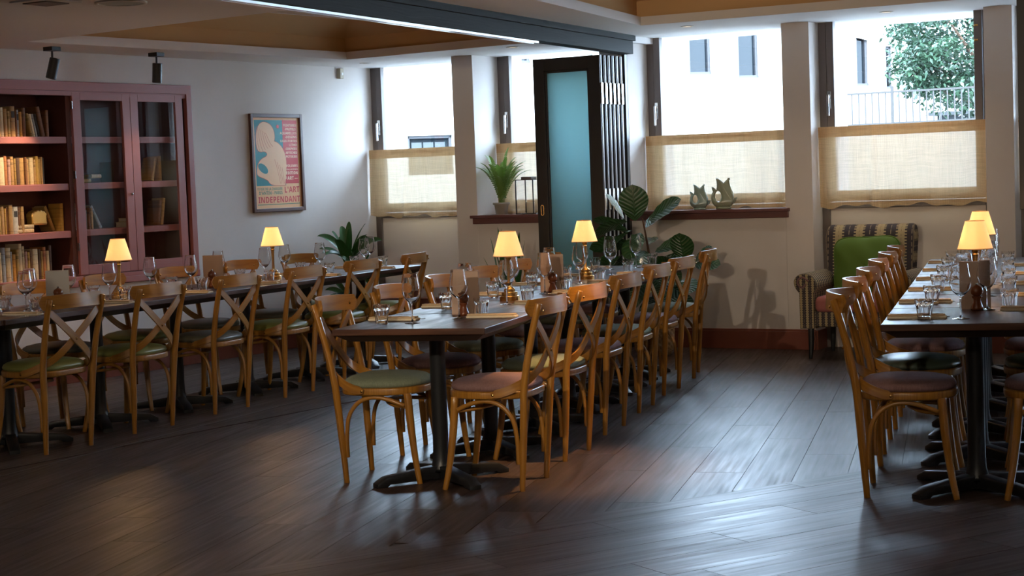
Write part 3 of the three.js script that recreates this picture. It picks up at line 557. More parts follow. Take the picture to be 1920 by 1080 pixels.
// ceiling spotlights on the near side of the room; the first throws the chair and plant shadows on the far wall
function trackSpot(x, y, z, tx, ty, tz, I, ang, col, label) {
  const o = thing('track_spot', label, 'spotlight', x, y, z);
  part(o, 'mount', bx(-.05, .05, -.03, 0, -.05, .05, .003), M.black); part(o, 'stem', taper([[0, -.03, 0], [0, -.1, 0]], [.008, .008], 4, 8), M.black);
  const dir = V(tx - x, ty - y + .16, tz - z).normalize(), b = part(o, 'barrel', lathe([[0, .08], [.045, .08], [.045, -.08], [.04, -.082], [.038, -.06], [0, -.06]], 24), M.black); b.position.set(0, -.16, 0); b.quaternion.setFromUnitVectors(V(0, -1, 0), dir);
  part(b, 'lens', lathe([[.036, -.062], [0, -.064]], 18), M.glow);
  const s = new THREE.SpotLight(col, I, 25, ang, .7, 2); s.castShadow = true; s.name = 'spot_light'; s.shadow.radius = 1; const p = V(0, -.16, 0).add(dir.clone().multiplyScalar(.1)); s.position.copy(p); s.target.position.copy(p).add(dir); o.add(s, s.target);
}
const WARM = lin(1, .82, .60);
trackSpot(-3.0, 2.56, -1.4, -5.2, 1.0, -12.4, 36, .42, WARM, 'ceiling spotlight near the viewer aimed at the far wall');
trackSpot(-1.2, 2.56, -1.6, -4.3, .4, -6.9, 11, .5, WARM, 'ceiling spotlight near the viewer aimed at the centre table');
trackSpot(-4.6, 2.56, -1.2, -7.1, .4, -8.4, 11, .5, WARM, 'ceiling spotlight near the viewer aimed at the left table');
trackSpot(-.2, 2.56, -1.6, -2.4, .4, -7.2, 3.5, .45, WARM, 'ceiling spotlight near the viewer aimed at the right table');
trackSpot(-3.3, 3.085, -7.6, -3.8, .2, -7.3, 48, .30, lin(1, .58, .24), 'warm ceiling spotlight in the tray above the aisle chairs');

// ---------------------------------------------------------------- tables
const TH = .765;
const frameOf = (x, z, deg) => { const a = deg * D2R; return { o: [x, z], u: [Math.sin(a), -Math.cos(a)], n: [Math.cos(a), Math.sin(a)], turn: -a, at(u, n) { return [this.o[0] + this.u[0] * u + this.n[0] * n, this.o[1] + this.u[1] * u + this.n[1] * n]; } }; };
const TC = frameOf(-4.308, -6.437, -13.7), TR = frameOf(-1.884, -6.982, -14.0), TL = frameOf(-7.398, -6.56, -5.3);
const ORD = ['first', 'second', 'third', 'fourth', 'fifth', 'sixth', 'seventh', 'eighth'];
{
  const proto = thing('pedestal_table', '', 'table', 0, 0, 0, 0, 'dark pedestal tables pushed into rows');
  const W = .74, L = .806;                                // local: x across, z along the row
  part(proto, 'table_top', bx(-W / 2, W / 2, TH - .03, TH, -L / 2, L / 2, .004, 'z'), M.walnut);
  const lo = [], y0 = TH - .062, y1 = TH - .03, a = .012, b = .06;
  const ring = (i, y) => [[-W / 2 + i, y, -L / 2 + i], [W / 2 - i, y, -L / 2 + i], [W / 2 - i, y, L / 2 - i], [-W / 2 + i, y, L / 2 - i]];
  const A = ring(a, y1), B = ring(b, y0), pos = []; for (let i = 0; i < 4; i++) { const j = (i + 1) % 4; pos.push(...A[i], ...A[j], ...B[j], ...A[i], ...B[j], ...B[i]); } pos.push(...B[0], ...B[1], ...B[2], ...B[0], ...B[2], ...B[3]);
  const g = new THREE.BufferGeometry(); g.setAttribute('position', new THREE.Float32BufferAttribute(pos, 3)); g.computeVertexNormals(); boxUV(g, 'z'); part(proto, 'underframe', g, S({ color: lin(.035, .02, .015), roughness: .5 }));
  part(proto, 'column', lathe([[.0, TH - .062], [.10, TH - .062], [.10, TH - .068], [.038, TH - .075], [.038, .16], [.041, .10], [.052, .062], [.06, .045], [0, .045]], 28), M.iron);
  for (let k = 0; k < 4; k++) {
    const sh = new THREE.Shape(); sh.moveTo(.0, .012); sh.lineTo(.0, .062); sh.lineTo(.06, .060); sh.lineTo(.30, .036); sh.lineTo(.345, .010); sh.lineTo(.345, 0); sh.lineTo(.30, 0); sh.lineTo(.285, .012);
    const e = extr(sh, .05, .006, 2); e.translate(0, 0, -.025); e.rotateY(Math.PI / 4 + k * Math.PI / 2); e.translate(0, .0062, 0); part(proto, 'foot', toCreasedNormals(e, .6), M.iron);
  }
  let first = true;
  const row = (T, k0, count, name) => { for (let k = 0; k < count; k++) { const kk = k + k0, [x, z] = T.at(.41 + .82 * kk, 0);
    const label = 'dark walnut pedestal table, ' + ORD[k] + ' from the near end of the ' + name;
    if (first) { proto.position.set(x, 0, z); proto.rotation.y = T.turn; proto.userData.label = label; first = false; } else copy(proto, label, x, 0, z, T.turn); } };
  row(TC, 0, 6, 'centre row'); row(TR, 0, 6, 'right row'); row(TL, -1, 7, 'left row');
}
// ---------------------------------------------------------------- chairs (local: +z forward, rear feet at z = -.17)
function chairGeo() {
  const G = {};
  const post = (s) => taper([[s * .175, 0, -.17], [s * .18, .18, -.182], [s * .188, .36, -.194], [s * .195, .47, -.202], [s * .20, .62, -.228], [s * .205, .76, -.262], [s * .206, .862, -.292]], [.0135, .0165, .0185, .019, .018, .017, .016], 22, 8);
  G.rear = [post(-1), post(1)];
  const fl = (s) => taper([[s * .16, .43, .15], [s * .166, .28, .162], [s * .176, .12, .182], [s * .19, 0, .205]], [.0205, .0195, .0165, .0135], 12, 8);
  G.front = [fl(-1), fl(1)];
  // seat outline
  const out = (a, k) => { const c = Math.cos(a), s = Math.sin(a), e = s < 0 ? .62 : .85; return [Math.sign(c) * Math.pow(Math.abs(c), e) * .212 * k, Math.sign(s) * Math.pow(Math.abs(s), e) * .21 * k + .003]; };
  const ringGeo = (prof, N = 36) => { const pos = [], uv = [], idx = [], R = prof.length; for (const [k, y] of prof) for (let i = 0; i <= N; i++) { const [x, z] = out(i / N * Math.PI * 2, k); pos.push(x, y, z); uv.push(x * 4, z * 4); } for (let r = 0; r < R - 1; r++) for (let i = 0; i < N; i++) { const a = r * (N + 1) + i, b = a + N + 1; idx.push(a, b, a + 1, a + 1, b, b + 1); } const g = new THREE.BufferGeometry(); g.setAttribute('position', new THREE.Float32BufferAttribute(pos, 3)); g.setAttribute('uv', new THREE.Float32BufferAttribute(uv, 2)); g.setIndex(idx); g.computeVertexNormals(); return g; };
  G.ring = ringGeo([[.001, .424], [.96, .424], [.99, .427], [1, .433], [1, .453], [.985, .459], [.90, .461], [.001, .461]]);
  G.pad = ringGeo([[.93, .461], [.97, .468], [.975, .478], [.95, .489], [.86, .501], [.65, .511], [.33, .516], [.001, .517]]);
  // curved top rail
  const pts = []; for (let i = 0; i <= 8; i++) { const t = i / 4 - 1; pts.push([t * .236, .842 + .008 * (1 - t * t), -.335 + .095 * t * t]); }
  G.rail = strip(pts, (t) => V(-(t - .5) * 1.5, .05, -1), (t) => { const e = Math.min(t, 1 - t); return .078 * (e < .035 ? Math.sqrt(1 - Math.pow(1 - e / .035, 2)) * .75 + .25 : 1); }, .015, 30);
  const cross = (s) => strip([[-s * .196, .800, -.262], [-s * .12, .735, -.268], [0, .632, -.262 + s * .005], [s * .12, .540, -.236], [s * .178, .495, -.185], [s * .211, .462, -.115], [s * .2215, .446, -.05]], (t) => (t < .62 ? V(0, 0, -1) : V(s * Math.min(1, (t - .62) / .25), 0, -(1 - Math.min(1, (t - .62) / .25)) - .001)), (t) => { const e = Math.min(t, 1 - t); return .040 * (e < .03 ? .5 + .5 * e / .03 : 1); }, .009, 26);
  G.cross = [cross(-1), cross(1)];
  const hoop = (s) => taper([[s * .181, .125, -.158], [s * .184, .24, -.156], [s * .186, .33, -.138], [s * .186, .393, -.085], [s * .184, .414, -.015], [s * .18, .402, .06], [s * .172, .372, .135]], [.0105, .0105], 22, 7);
  G.hoop = [hoop(-1), hoop(1)];
  G.stretch = taper([[-.165, .365, .15], [-.14, .372, .07], [-.07, .38, .015], [0, .382, 0], [.07, .38, .015], [.14, .372, .07], [.165, .365, .15]], [.0095, .0095], 22, 7);
  const bolt = (x, y, z, d) => { const g = new THREE.SphereGeometry(.0075, 8, 6); g.scale(d === 'x' ? .5 : 1, 1, d === 'z' ? .5 : 1); g.translate(x, y, z); return g; };
  G.bolts = [bolt(-.224, .447, -.058, 'x'), bolt(.224, .447, -.058, 'x'), bolt(0, .632, -.274, 'z'), bolt(-.198, .83, -.308, 'z'), bolt(.198, .83, -.308, 'z'), bolt(-.19, .842, -.258, 'z'), bolt(.19, .842, -.258, 'z')];
  return G;
}
const CG = chairGeo();
function makeChair(kind) {
  const o = new THREE.Group(); o.name = 'cross_back_chair';
  for (const g of CG.rear) part(o, 'rear_leg', g, M.honey);
  for (const g of CG.front) part(o, 'front_leg', g, M.honey);
  part(o, 'seat_frame', CG.ring, M.honey); part(o, 'seat_pad', CG.pad, SEAT[kind]); part(o, 'top_rail', CG.rail, M.honey);
  for (const g of CG.cross) part(o, 'cross_strip', g, M.honey);
  for (const g of CG.hoop) part(o, 'hoop_brace', g, M.honey);
  part(o, 'front_stretcher', CG.stretch, M.honey);
  for (const g of CG.bolts) part(o, 'bolt', g, M.brass);
  return o;
}
const chairProto = {};
const SEATWORD = { brown: 'brown tweed', green: 'green tweed', olive: 'olive leather', grey: 'grey leather', bottle: 'dark green leather' };
function chair(kind, T, u, n, side, skew, label) {       // side: direction faced, +1 towards +n, -1 towards -n; (u, n) is the middle of the rear feet
  const src = chairProto[kind] || (chairProto[kind] = makeChair(kind)), o = src.clone(); o.name = numbered('cross_back_chair'); scene.add(o);
  const a = Math.atan2(T.n[0] * side, T.n[1] * side) + skew * D2R, f = [Math.sin(a), Math.cos(a)], [x, z] = T.at(u, n);
  o.position.set(x + f[0] * .17, 0, z + f[1] * .17); o.rotation.y = a;
  tag(o, 'oak cross-back chair, ' + SEATWORD[kind] + ' seat, ' + label, 'chair', 'cross-back dining chairs');
}
['brown', 'green', 'brown', 'green', 'brown', 'green'].forEach((k, i) => chair(k, TC, [.327, 1.135, 1.99, 2.845, 3.65, 4.55][i], .485, -1, [-3, -6, -4.5, -2, -5, 5][i], ORD[i] + ' from near end, right side of centre table'));
['green', 'brown', 'green', 'brown', 'green', 'brown'].forEach((k, i) => chair(k, TC, [.464, 1.26, 2.08, 2.9, 3.72, 4.52][i], -.445, 1, [1, -1, 2, -2, 1, 0][i], ORD[i] + ' from near end, left side of centre table'));
['olive', 'olive', 'grey', 'olive', 'olive', 'olive'].forEach((k, i) => chair(k, TL, [.36, 1.135, 1.96, 2.77, 3.58, 4.40][i], [.463, .47, .472, .48, .47, .45][i], -1, [-5, -3, -2.5, -1, -1, 8][i], ORD[i] + ' from near end, front of left table'));
['grey', 'grey', 'olive', 'grey', 'grey', 'olive'].forEach((k, i) => chair(k, TL, [.42, 1.24, 2.02, 2.84, 3.66, 4.5][i], -.46, 1, [2, -2, 3, 0, 2, -1][i], ORD[i] + ' from near end, wall side of left table'));
['brown', 'bottle', 'brown', 'bottle', 'brown', 'bottle'].forEach((k, i) => chair(k, TR, [.36, 1.15, 1.97, 2.79, 3.6, 4.42][i], -.455, 1, [0, 1, -1, 1, 0, 0][i], ORD[i] + ' from near end, left side of right table'));
['brown', 'bottle', 'brown', 'bottle', 'brown'].forEach((k, i) => chair(k, TR, [.36, 1.16, 1.97, 2.79, 3.6][i], .50, -1, [0, 1, -1, 1, 0][i], ORD[i] + ' from near end, right side of right table'));

// ---------------------------------------------------------------- table lamps
const lampProto = [];
function tableLamp(T, u, n, label) {
  const [x, z] = T.at(u, n), o = thing('table_lamp', label, 'lamp', x, TH, z, 0, 'brass table lamps with pleated shades');
  part(o, 'base', toCreasedNormals(clean(lathe([[0, 0], [.056, 0], [.056, .022], [.053, .025], [.044, .026], [.044, .044], [.041, .047], [.030, .048], [.030, .062], [.024, .068], [.014, .075], [0, .075]], 32)), .5), M.brass);
  part(o, 'stem', lathe([[.012, .07], [.010, .085], [.0085, .12], [.0115, .205], [.014, .212], [.014, .218], [.010, .222], [.015, .228], [.016, .246], [.010, .25], [0, .25]], 20), M.brass);
  const sh = lathe([[.084, .243], [.0455, .378]], 40); part(o, 'shade', sh, M.shade);
  part(o, 'shade_rim', lathe([[.0835, .243], [.0845, .241], [.0855, .243], [.0845, .2455]], 40), M.linenHem);
  part(o, 'shade_rim', lathe([[.0445, .378], [.0455, .3765], [.0465, .378], [.0455, .3795]], 40), M.linenHem);
  const b = new THREE.SphereGeometry(.018, 14, 10); b.translate(0, .298, 0); part(o, 'bulb', b, M.bulb);
  const l = new THREE.PointLight(lin(1, .57, .27), .36, 9, 2); l.castShadow = true; l.name = 'lamp_light'; l.position.set(0, .298, 0); o.add(l);
}
tableLamp(TC, 1.66, 0, 'lit brass table lamp, nearer of the two on the centre table');
tableLamp(TC, 3.39, 0, 'lit brass table lamp, farther of the two on the centre table');
tableLamp(TL, 1.485, 0, 'lit brass table lamp on the left table before the glazed bookcase');
tableLamp(TL, 3.26, 0, 'lit brass table lamp on the left table below the poster');
tableLamp(TR, 1.33, -.005, 'lit brass table lamp, nearer of the two on the right table');
tableLamp(TR, 2.95, 0, 'lit brass table lamp, farther of the two on the right table');

// ---------------------------------------------------------------- tableware
const wineG = lathe([[0, 0], [.036, .0005], [.036, .002], [.02, .0045], [.006, .008], [.0038, .02], [.0036, .085], [.006, .095], [.02, .105], [.036, .122], [.0445, .145], [.0455, .158], [.0425, .18], [.037, .21], [.0335, .236], [.0323, .236], [.0358, .21], [.0413, .18], [.0442, .158], [.0432, .146], [.035, .1235], [.019, .1075], [0, .1]], 28);
function tumblerGeo() {
  const prof = [[.0285, 0], [.029, .004], [.0345, .052], [.0375, .064], [.0395, .07], [.0405, .09], [.0388, .09], [.0378, .07], [.033, .052], [.028, .014], [0, .012]], N = 27, pos = [], idx = [];
  prof.forEach(([r, y], k) => { for (let i = 0; i <= N; i++) { const a = i / N * Math.PI * 2, f = k >= 1 && k <= 3 ? (i % 3 === 0 ? 1.0 : .955) : 1; pos.push(Math.cos(a) * r * f, y, Math.sin(a) * r * f); } });
  for (let k = 0; k < prof.length - 1; k++) for (let i = 0; i < N; i++) { const a = k * (N + 1) + i, b = a + N + 1; idx.push(a, b, a + 1, a + 1, b, b + 1); }
  const m = pos.length / 3; pos.push(0, 0, 0); for (let i = 0; i < N; i++) idx.push(m, i, i + 1);
  const g = new THREE.BufferGeometry(); g.setAttribute('position', new THREE.Float32BufferAttribute(pos, 3)); g.setIndex(idx); g.computeVertexNormals(); return toCreasedNormals(clean(g), .3);
}
const tumG = tumblerGeo();
const napA = bx(-.125, .125, 0, .011, -.03, .03, .004), napB = bx(-.122, .118, .011, .019, -.026, .024, .0035);
const knifeG = (() => { const s = new THREE.Shape(); s.moveTo(-.11, -.005); s.lineTo(0, -.004); s.lineTo(.02, -.008); s.quadraticCurveTo(.09, -.010, .115, .006); s.lineTo(.0, .004); s.lineTo(-.11, .005); const g = extr(s, .0016, .0006, 1); g.rotateX(-Math.PI / 2); g.translate(0, .0007, 0); return clean(g); })();
const forkG = (() => { const s = new THREE.Shape(); s.moveTo(-.10, -.0045); s.lineTo(.02, -.003); s.quadraticCurveTo(.035, -.011, .05, -.011); s.lineTo(.10, -.010); s.lineTo(.10, -.007); s.lineTo(.055, -.0065); s.lineTo(.055, -.004); s.lineTo(.10, -.0035); s.lineTo(.10, -.0005); s.lineTo(.055, 0); s.lineTo(.055, .0025); s.lineTo(.10, .003); s.lineTo(.10, .006); s.lineTo(.055, .0065); s.lineTo(.055, .009); s.lineTo(.10, .0095); s.lineTo(.10, .0115); s.lineTo(.05, .011); s.quadraticCurveTo(.035, .011, .02, .003); s.lineTo(-.10, .0045); const g = extr(s, .0014, .0005, 1); g.rotateX(-Math.PI / 2); g.translate(0, .0006, 0); return clean(g); })();
function put(name, geo, mat, T, u, n, turn, label, cat, group) { const [x, z] = T.at(u, n), m = single(name, geo, mat, label, cat, group); m.position.set(x, TH, z); m.rotation.y = T.turn + turn; return m; }
function place(T, where, side, i, cfg) {                  // side -1: left of the row axis, +1: right
  const w = ORD[i] + ' place, ' + where, j = () => (hash(i, side + 5, where.length + (place.c = (place.c || 0) + 1)) - .5);
  put('wine_glass', wineG, M.glass, T, cfg.wg[0], cfg.wg[1], j() * 3, 'empty stemmed wine glass at the ' + w, 'wine glass', 'wine glasses on the tables');
  put('tumbler', tumG, M.glass, T, cfg.tum[0], cfg.tum[1], j() * 3, 'faceted glass tumbler at the ' + w, 'tumbler', 'tumblers on the tables');
  const [x, z] = T.at(cfg.nap[0], cfg.nap[1]), o = thing('napkin', 'folded kraft paper napkin at the ' + w, 'napkin', x, TH, z, T.turn + j() * .12, 'folded napkins on the tables');
  part(o, 'lower_fold', napA, M.kraftPale); part(o, 'upper_fold', napB, M.kraft);
  const t = side > 0 ? 0 : Math.PI;
  put('fork', forkG, M.steel, T, cfg.nap[0] + .055 * side, cfg.nap[1] - .02 * side, t + Math.PI + j() * .3, 'steel fork at the ' + w, 'fork', 'forks on the tables');
  put('knife', knifeG, M.steel, T, cfg.nap[0] - .06 * side, cfg.nap[1] - .02 * side, t + Math.PI + j() * .25, 'steel knife at the ' + w, 'knife', 'knives on the tables');
}
for (let i = 0; i < 6; i++) {
  const u = .82 * i, h = (k) => (hash(i, k, 9) - .5) * .06;
  place(TC, 'left side of centre table', -1, i, { wg: [.30 + u + h(1), -.075], tum: [i ? .36 + u - .1 : .305, i ? -.17 : -.235], nap: [.45 + u + h(3), -.235] });
  place(TC, 'right side of centre table', 1, i, { wg: [.52 + u + (i > 1 ? -.03 : 0) + h(4), .075], tum: [.68 + u + h(5) * .6, .15], nap: [.54 + u + h(6), .235] });
  place(TR, 'left side of right table', -1, i, { wg: [.23 + u + h(7), -.05], tum: [.20 + u * .985, -.2], nap: [.29 + u, -.235] });
  if (i < 5) place(TR, 'right side of right table', 1, i, { wg: [.64 + u + h(8), .055], tum: [.74 + u + h(9) * .4, .15], nap: [.63 + u, .235] });
  place(TL, 'front of left table', 1, i, { wg: [[.55, 1.32, 2.18, 3.07, 3.83, 4.5][i], .05], tum: [.5 + u, .16], nap: [.3 + u, .24] });
  place(TL, 'wall side of left table', -1, i, { wg: [[.8, 1.12, 1.975, 2.76, 3.62, 4.91][i], [-.13, -.10, -.13, -.13, -.13, -.13][i]], tum: [.62 + u, -.17], nap: [.42 + u, -.235] });
}
// menus with pepper mills
function menuSet(T, u, n, mat, turn, where, dm) {
  const [x, z] = T.at(u, n), o = thing('menu_card', 'standing folded ' + (mat === M.menuWhite ? 'white' : 'kraft brown') + ' menu card ' + where, 'menu', x, TH, z, turn, 'standing menu cards');
  const w = .135, h = .215;
  for (const s of [1, -1]) { const g = bx(-w / 2, w / 2, 0, h, -.0015, .0015); const p = part(o, 'panel', g, mat); p.rotation.x = s * -.10; p.position.z = s * .024; }
  const p = part(o, 'spine_fold', bx(-w / 2, w / 2, h - .004, h, -.006, .006, .0018), mat);
  const m = thing('pepper_mill', 'small turned wooden pepper mill ' + where, 'pepper mill', ...(() => { const [a, b] = T.at(u + dm[0], n + dm[1]); return [a, TH, b]; })(), 0, 'pepper mills');
  part(m, 'body', lathe([[0, 0], [.027, 0], [.028, .012], [.024, .02], [.018, .038], [.016, .05], [.022, .058], [.0235, .064], [0, .064]], 24), M.mill);
  part(m, 'cap', lathe([[.016, .065], [.026, .074], [.029, .088], [.024, .103], [.012, .11], [.008, .113], [0, .113]], 24), M.mill);
  const k = new THREE.SphereGeometry(.007, 12, 8); k.translate(0, .118, 0); part(m, 'knob', k, M.steel);
  return o;
}
const face = 30 * D2R;
menuSet(TC, .79, .03, M.menuKraft, face - .15, 'on the centre table, nearer end', [-.10, .02]);
menuSet(TC, 2.34, .06, M.menuKraft, face - .15, 'on the centre table between the lamps', [-.10, .03]);
menuSet(TL, .93, -.03, M.menuWhite, face + .2, 'on the left table before the open shelves', [-.07, .06]);
menuSet(TL, 2.55, -.03, M.menuKraft, face + .15, 'on the left table between the lamps', [-.09, .05]);
menuSet(TR, .75, .0, M.menuKraft, face - .2, 'on the right table near the lamp', [-.09, .01]);

// ---------------------------------------------------------------- plants
// broad leaf lying along +x from the origin, bent; uv runs along the leaf
function broadLeaf(L, W, bend, cup, tip = 1) {
  const ns = 12, nt = 8, pos = [], uv = [], idx = [];
  for (let i = 0; i <= ns; i++) for (let j = 0; j <= nt; j++) {
    const s = i / ns, t = j / nt * 2 - 1, w = W / 2 * Math.pow(Math.sin(Math.PI * Math.pow(s, tip)), .62) * (.72 + .42 * s) , y = -bend * s * s * L + cup * t * t * w + .012 * L * Math.sin(s * 26) * Math.abs(t);
    pos.push(s * L, y, t * w); uv.push(s, j / nt);
  }
  for (let i = 0; i < ns; i++) for (let j = 0; j < nt; j++) { const a = i * (nt + 1) + j, b = a + nt + 1; idx.push(a, a + 1, b, b, a + 1, b + 1); }
  const g = new THREE.BufferGeometry(); g.setAttribute('position', new THREE.Float32BufferAttribute(pos, 3)); g.setAttribute('uv', new THREE.Float32BufferAttribute(uv, 2)); g.setIndex(idx); g.computeVertexNormals(); return g;
}
function strapLeaf(p0, p1, w, rise) {                     // arching strap from p0 to p1
  const a = V(...p0), b = V(...p1), mid = a.clone().lerp(b, .55); mid.y += rise; const c = new THREE.QuadraticBezierCurve3(a, mid, b), ns = 12, nt = 4, pos = [], uv = [], idx = [];
  const dir = b.clone().sub(a).setY(0).normalize(); const side = (dir.lengthSq() > .1 ? V(-dir.z, 0, dir.x) : V(1, 0, 0)); const tl = (strapLeaf.k = (strapLeaf.k || 0) + 1) % 3; side.multiplyScalar(.55 + .2 * tl).add(V(0, (a.x > b.x ? 1 : -1) * (.8 - .25 * tl), 0)).normalize();
  for (let i = 0; i <= ns; i++) for (let j = 0; j <= nt; j++) { const s = i / ns, t = j / nt * 2 - 1, p = c.getPoint(s), ww = w / 2 * Math.pow(Math.sin(Math.PI * (.08 + .92 * Math.pow(s, .8))), .7); p.addScaledVector(side, t * ww); p.y += Math.abs(t) * ww * .45; pos.push(p.x, p.y, p.z); uv.push(s, j / nt); }
  for (let i = 0; i < ns; i++) for (let j = 0; j < nt; j++) { const a2 = i * (nt + 1) + j, b2 = a2 + nt + 1; idx.push(a2, a2 + 1, b2, b2, a2 + 1, b2 + 1); }
  const g = new THREE.BufferGeometry(); g.setAttribute('position', new THREE.Float32BufferAttribute(pos, 3)); g.setAttribute('uv', new THREE.Float32BufferAttribute(uv, 2)); g.setIndex(idx); g.computeVertexNormals(); return g;
}
const pot = (o, r0, r1, h, mat, name) => { part(o, name, lathe([[0, 0], [r0, 0], [r1, h - .02], [r1 + .012, h - .018], [r1 + .012, h], [r1 - .004, h], [r1 - .012, h - .03], [0, h - .03]], 32), mat); part(o, 'soil', lathe([[r1 - .013, h - .028], [0, h - .02]], 24), M.soil); };
{ // fiddle-leaf fig in a wicker basket, between centre table and jug window
  const X = -5.80, Z = -12.17, o = thing('fiddle_leaf_fig', 'fiddle-leaf fig with large glossy leaves in a wicker basket', 'plant', X, 0, Z);
  part(o, 'basket', lathe([[0, 0], [.13, 0], [.155, .05], [.165, .2], [.15, .29], [.14, .3], [.135, .28], [0, .27]], 36), M.wicker); part(o, 'soil', lathe([[.136, .272], [0, .28]], 24), M.soil);
  part(o, 'trunk', taper([[0, .27, 0], [.01, .55, .01], [-.03, .85, 0], [-.06, 1.08, .02]], [.014, .012, .010, .006], 12, 8), M.trunk);
  part(o, 'branch', taper([[.005, .45, .01], [.12, .62, .03], [.26, .74, .05], [.33, .78, .06]], [.009, .007, .005], 10, 6), M.trunk);
  // [x, h (world), length, width, heading deg (0 = +x, 90 = towards viewer), pitch deg up, roll, bend]
  const LV = [[-5.93, 1.03, .29, .25, 75, 74, 8, -.2], [-6.02, 1.05, .25, .21, 140, 58, -24, .1], [-5.97, 1.06, .30, .21, 150, -8, 30, .5], [-5.84, 1.04, .34, .20, 8, 32, 50, .15], [-5.97, .96, .30, .17, 172, 28, 40, .3], [-5.95, .88, .34, .2, 176, 2, 45, .35],
    [-5.88, .98, .28, .20, 95, -32, 0, .4], [-5.80, .80, .30, .15, 4, 22, 48, .1], [-5.80, .70, .32, .19, 8, 10, 55, .3], [-5.95, .86, .28, .20, 130, -28, 16, .4], [-5.86, .84, .28, .20, 70, -30, -10, .4], [-5.90, .72, .29, .20, 155, -26, 24, .4],
    [-5.52, .70, .25, .21, 85, 70, 0, .05], [-5.47, .70, .22, .14, 15, 40, 45, .2], [-5.57, .70, .2, .15, 150, 20, 35, .3], [-5.46, .70, .22, .15, 12, 8, 50, .3], [-5.78, .66, .27, .2, 50, -30, 10, .4], [-5.84, .60, .28, .19, 100, -34, 0, .4], [-5.76, .58, .28, .19, 20, -12, 40, .4], [-5.90, .60, .28, .19, 165, -16, 36, .4], [-5.68, .56, .25, .18, 60, -26, -12, .3], [-5.86, .98, .26, .2, -60, 40, 0, .2], [-5.82, .86, .26, .18, -120, 20, 0, .3],
    [-5.94, 1.0, .27, .19, 115, -18, 12, .4], [-5.72, .72, .26, .18, 40, -22, 24, .4], [-5.62, .62, .24, .17, 95, -24, 0, .4], [-5.95, .70, .3, .2, 185, 12, 40, .3], [-5.5, .62, .22, .16, 60, -20, 10, .3], [-5.78, .48, .26, .18, 80, -30, 0, .4], [-5.88, .50, .26, .18, 140, -26, 10, .4], [-5.66, .48, .25, .18, 30, -16, 30, .4]];
  for (const [x, h, L, W, hd, pt, rl, bd] of LV) {
    const g = broadLeaf(L, W, bd * .6, .12); g.translate(.03, 0, 0); const m = part(o, 'leaf', g, M.leafDark);
    m.position.set(x - X, h, 0.01 * Math.sin(x * 90)); m.rotation.set(0, 0, 0); m.rotateY(-hd * D2R); m.rotateZ(pt * D2R); m.rotateX(rl * D2R);
  }
}
{ // dracaena in the corner
  const X = -8.86, Z = -12.36, o = thing('dracaena', 'bushy strap-leaved green plant in the corner behind left table', 'plant', X, 0, Z);
  pot(o, .13, .17, .30, M.wicker, 'basket');
  part(o, 'stem', taper([[0, .27, 0], [.01, .5, 0], [0, .78, 0]], [.014, .012, .008], 8, 7), M.trunk);
  part(o, 'stem', taper([[.03, .27, .03], [.10, .42, .05], [.15, .60, .06]], [.011, .008], 8, 7), M.trunk);
  const tips = [[-.30, .98, .05], [-.24, .86, .12], [-.10, 1.02, .10], [-.02, 1.10, -.05], [-.14, 1.06, -.1], [.10, 1.04, .12], [.20, 1.08, 0], [.27, .99, .08], [.34, .93, -.05], [.30, .84, .12], [.05, .95, .26], [-.2, .94, -.12], [.12, .96, -.14], [-.12, .80, .24], [.2, .80, .2]];
  for (const t of tips) part(o, 'leaf', strapLeaf([rr(-.01, .01), .66 + rr(0, .12), 0], t, .085, .10), M.leafMid);
  const low = [[.02, .80, .15], [.30, .74, .12], [.24, .80, .02], [.10, .84, .1], [.33, .66, 0], [.2, .62, .24], [.02, .58, .2], [.28, .55, .1]];
  for (const t of low) part(o, 'leaf', strapLeaf([.15, .52 + rr(0, .08), .06], t, .09, .07), M.leafMid);
  for (const t of [[-.2, .5, .1], [-.15, .42, .18], [.0, .46, .24], [-.22, .6, 0], [.1, .44, .25]]) part(o, 'leaf', strapLeaf([0, .38, 0], t, .06, .08), M.leafMid);
}
{ // upright leaves by the folding partition
  const X = -7.02, Z = -12.02, o = thing('upright_leaf_plant', 'upright broad strap-leaved plant beside the folded partition', 'plant', X, 0, Z);
  pot(o, .12, .15, .32, M.potGrey, 'pot');
  for (const [x, h, z, x0] of [[-.09, 1.04, 0, -.02], [-.02, 1.03, .06, 0], [.06, 1.0, .03, .02], [.14, 1.0, .05, .04], [.16, .93, 0, .05], [-.14, .96, .04, -.05], [.1, .88, .12, .03], [-.05, .9, .14, 0], [.03, .96, -.1, 0], [-.18, .8, .1, -.03], [.2, .8, .1, .04]])
    part(o, 'leaf', strapLeaf([x0, .3, 0], [x, h, z], .075, .05), M.leafMid);
}
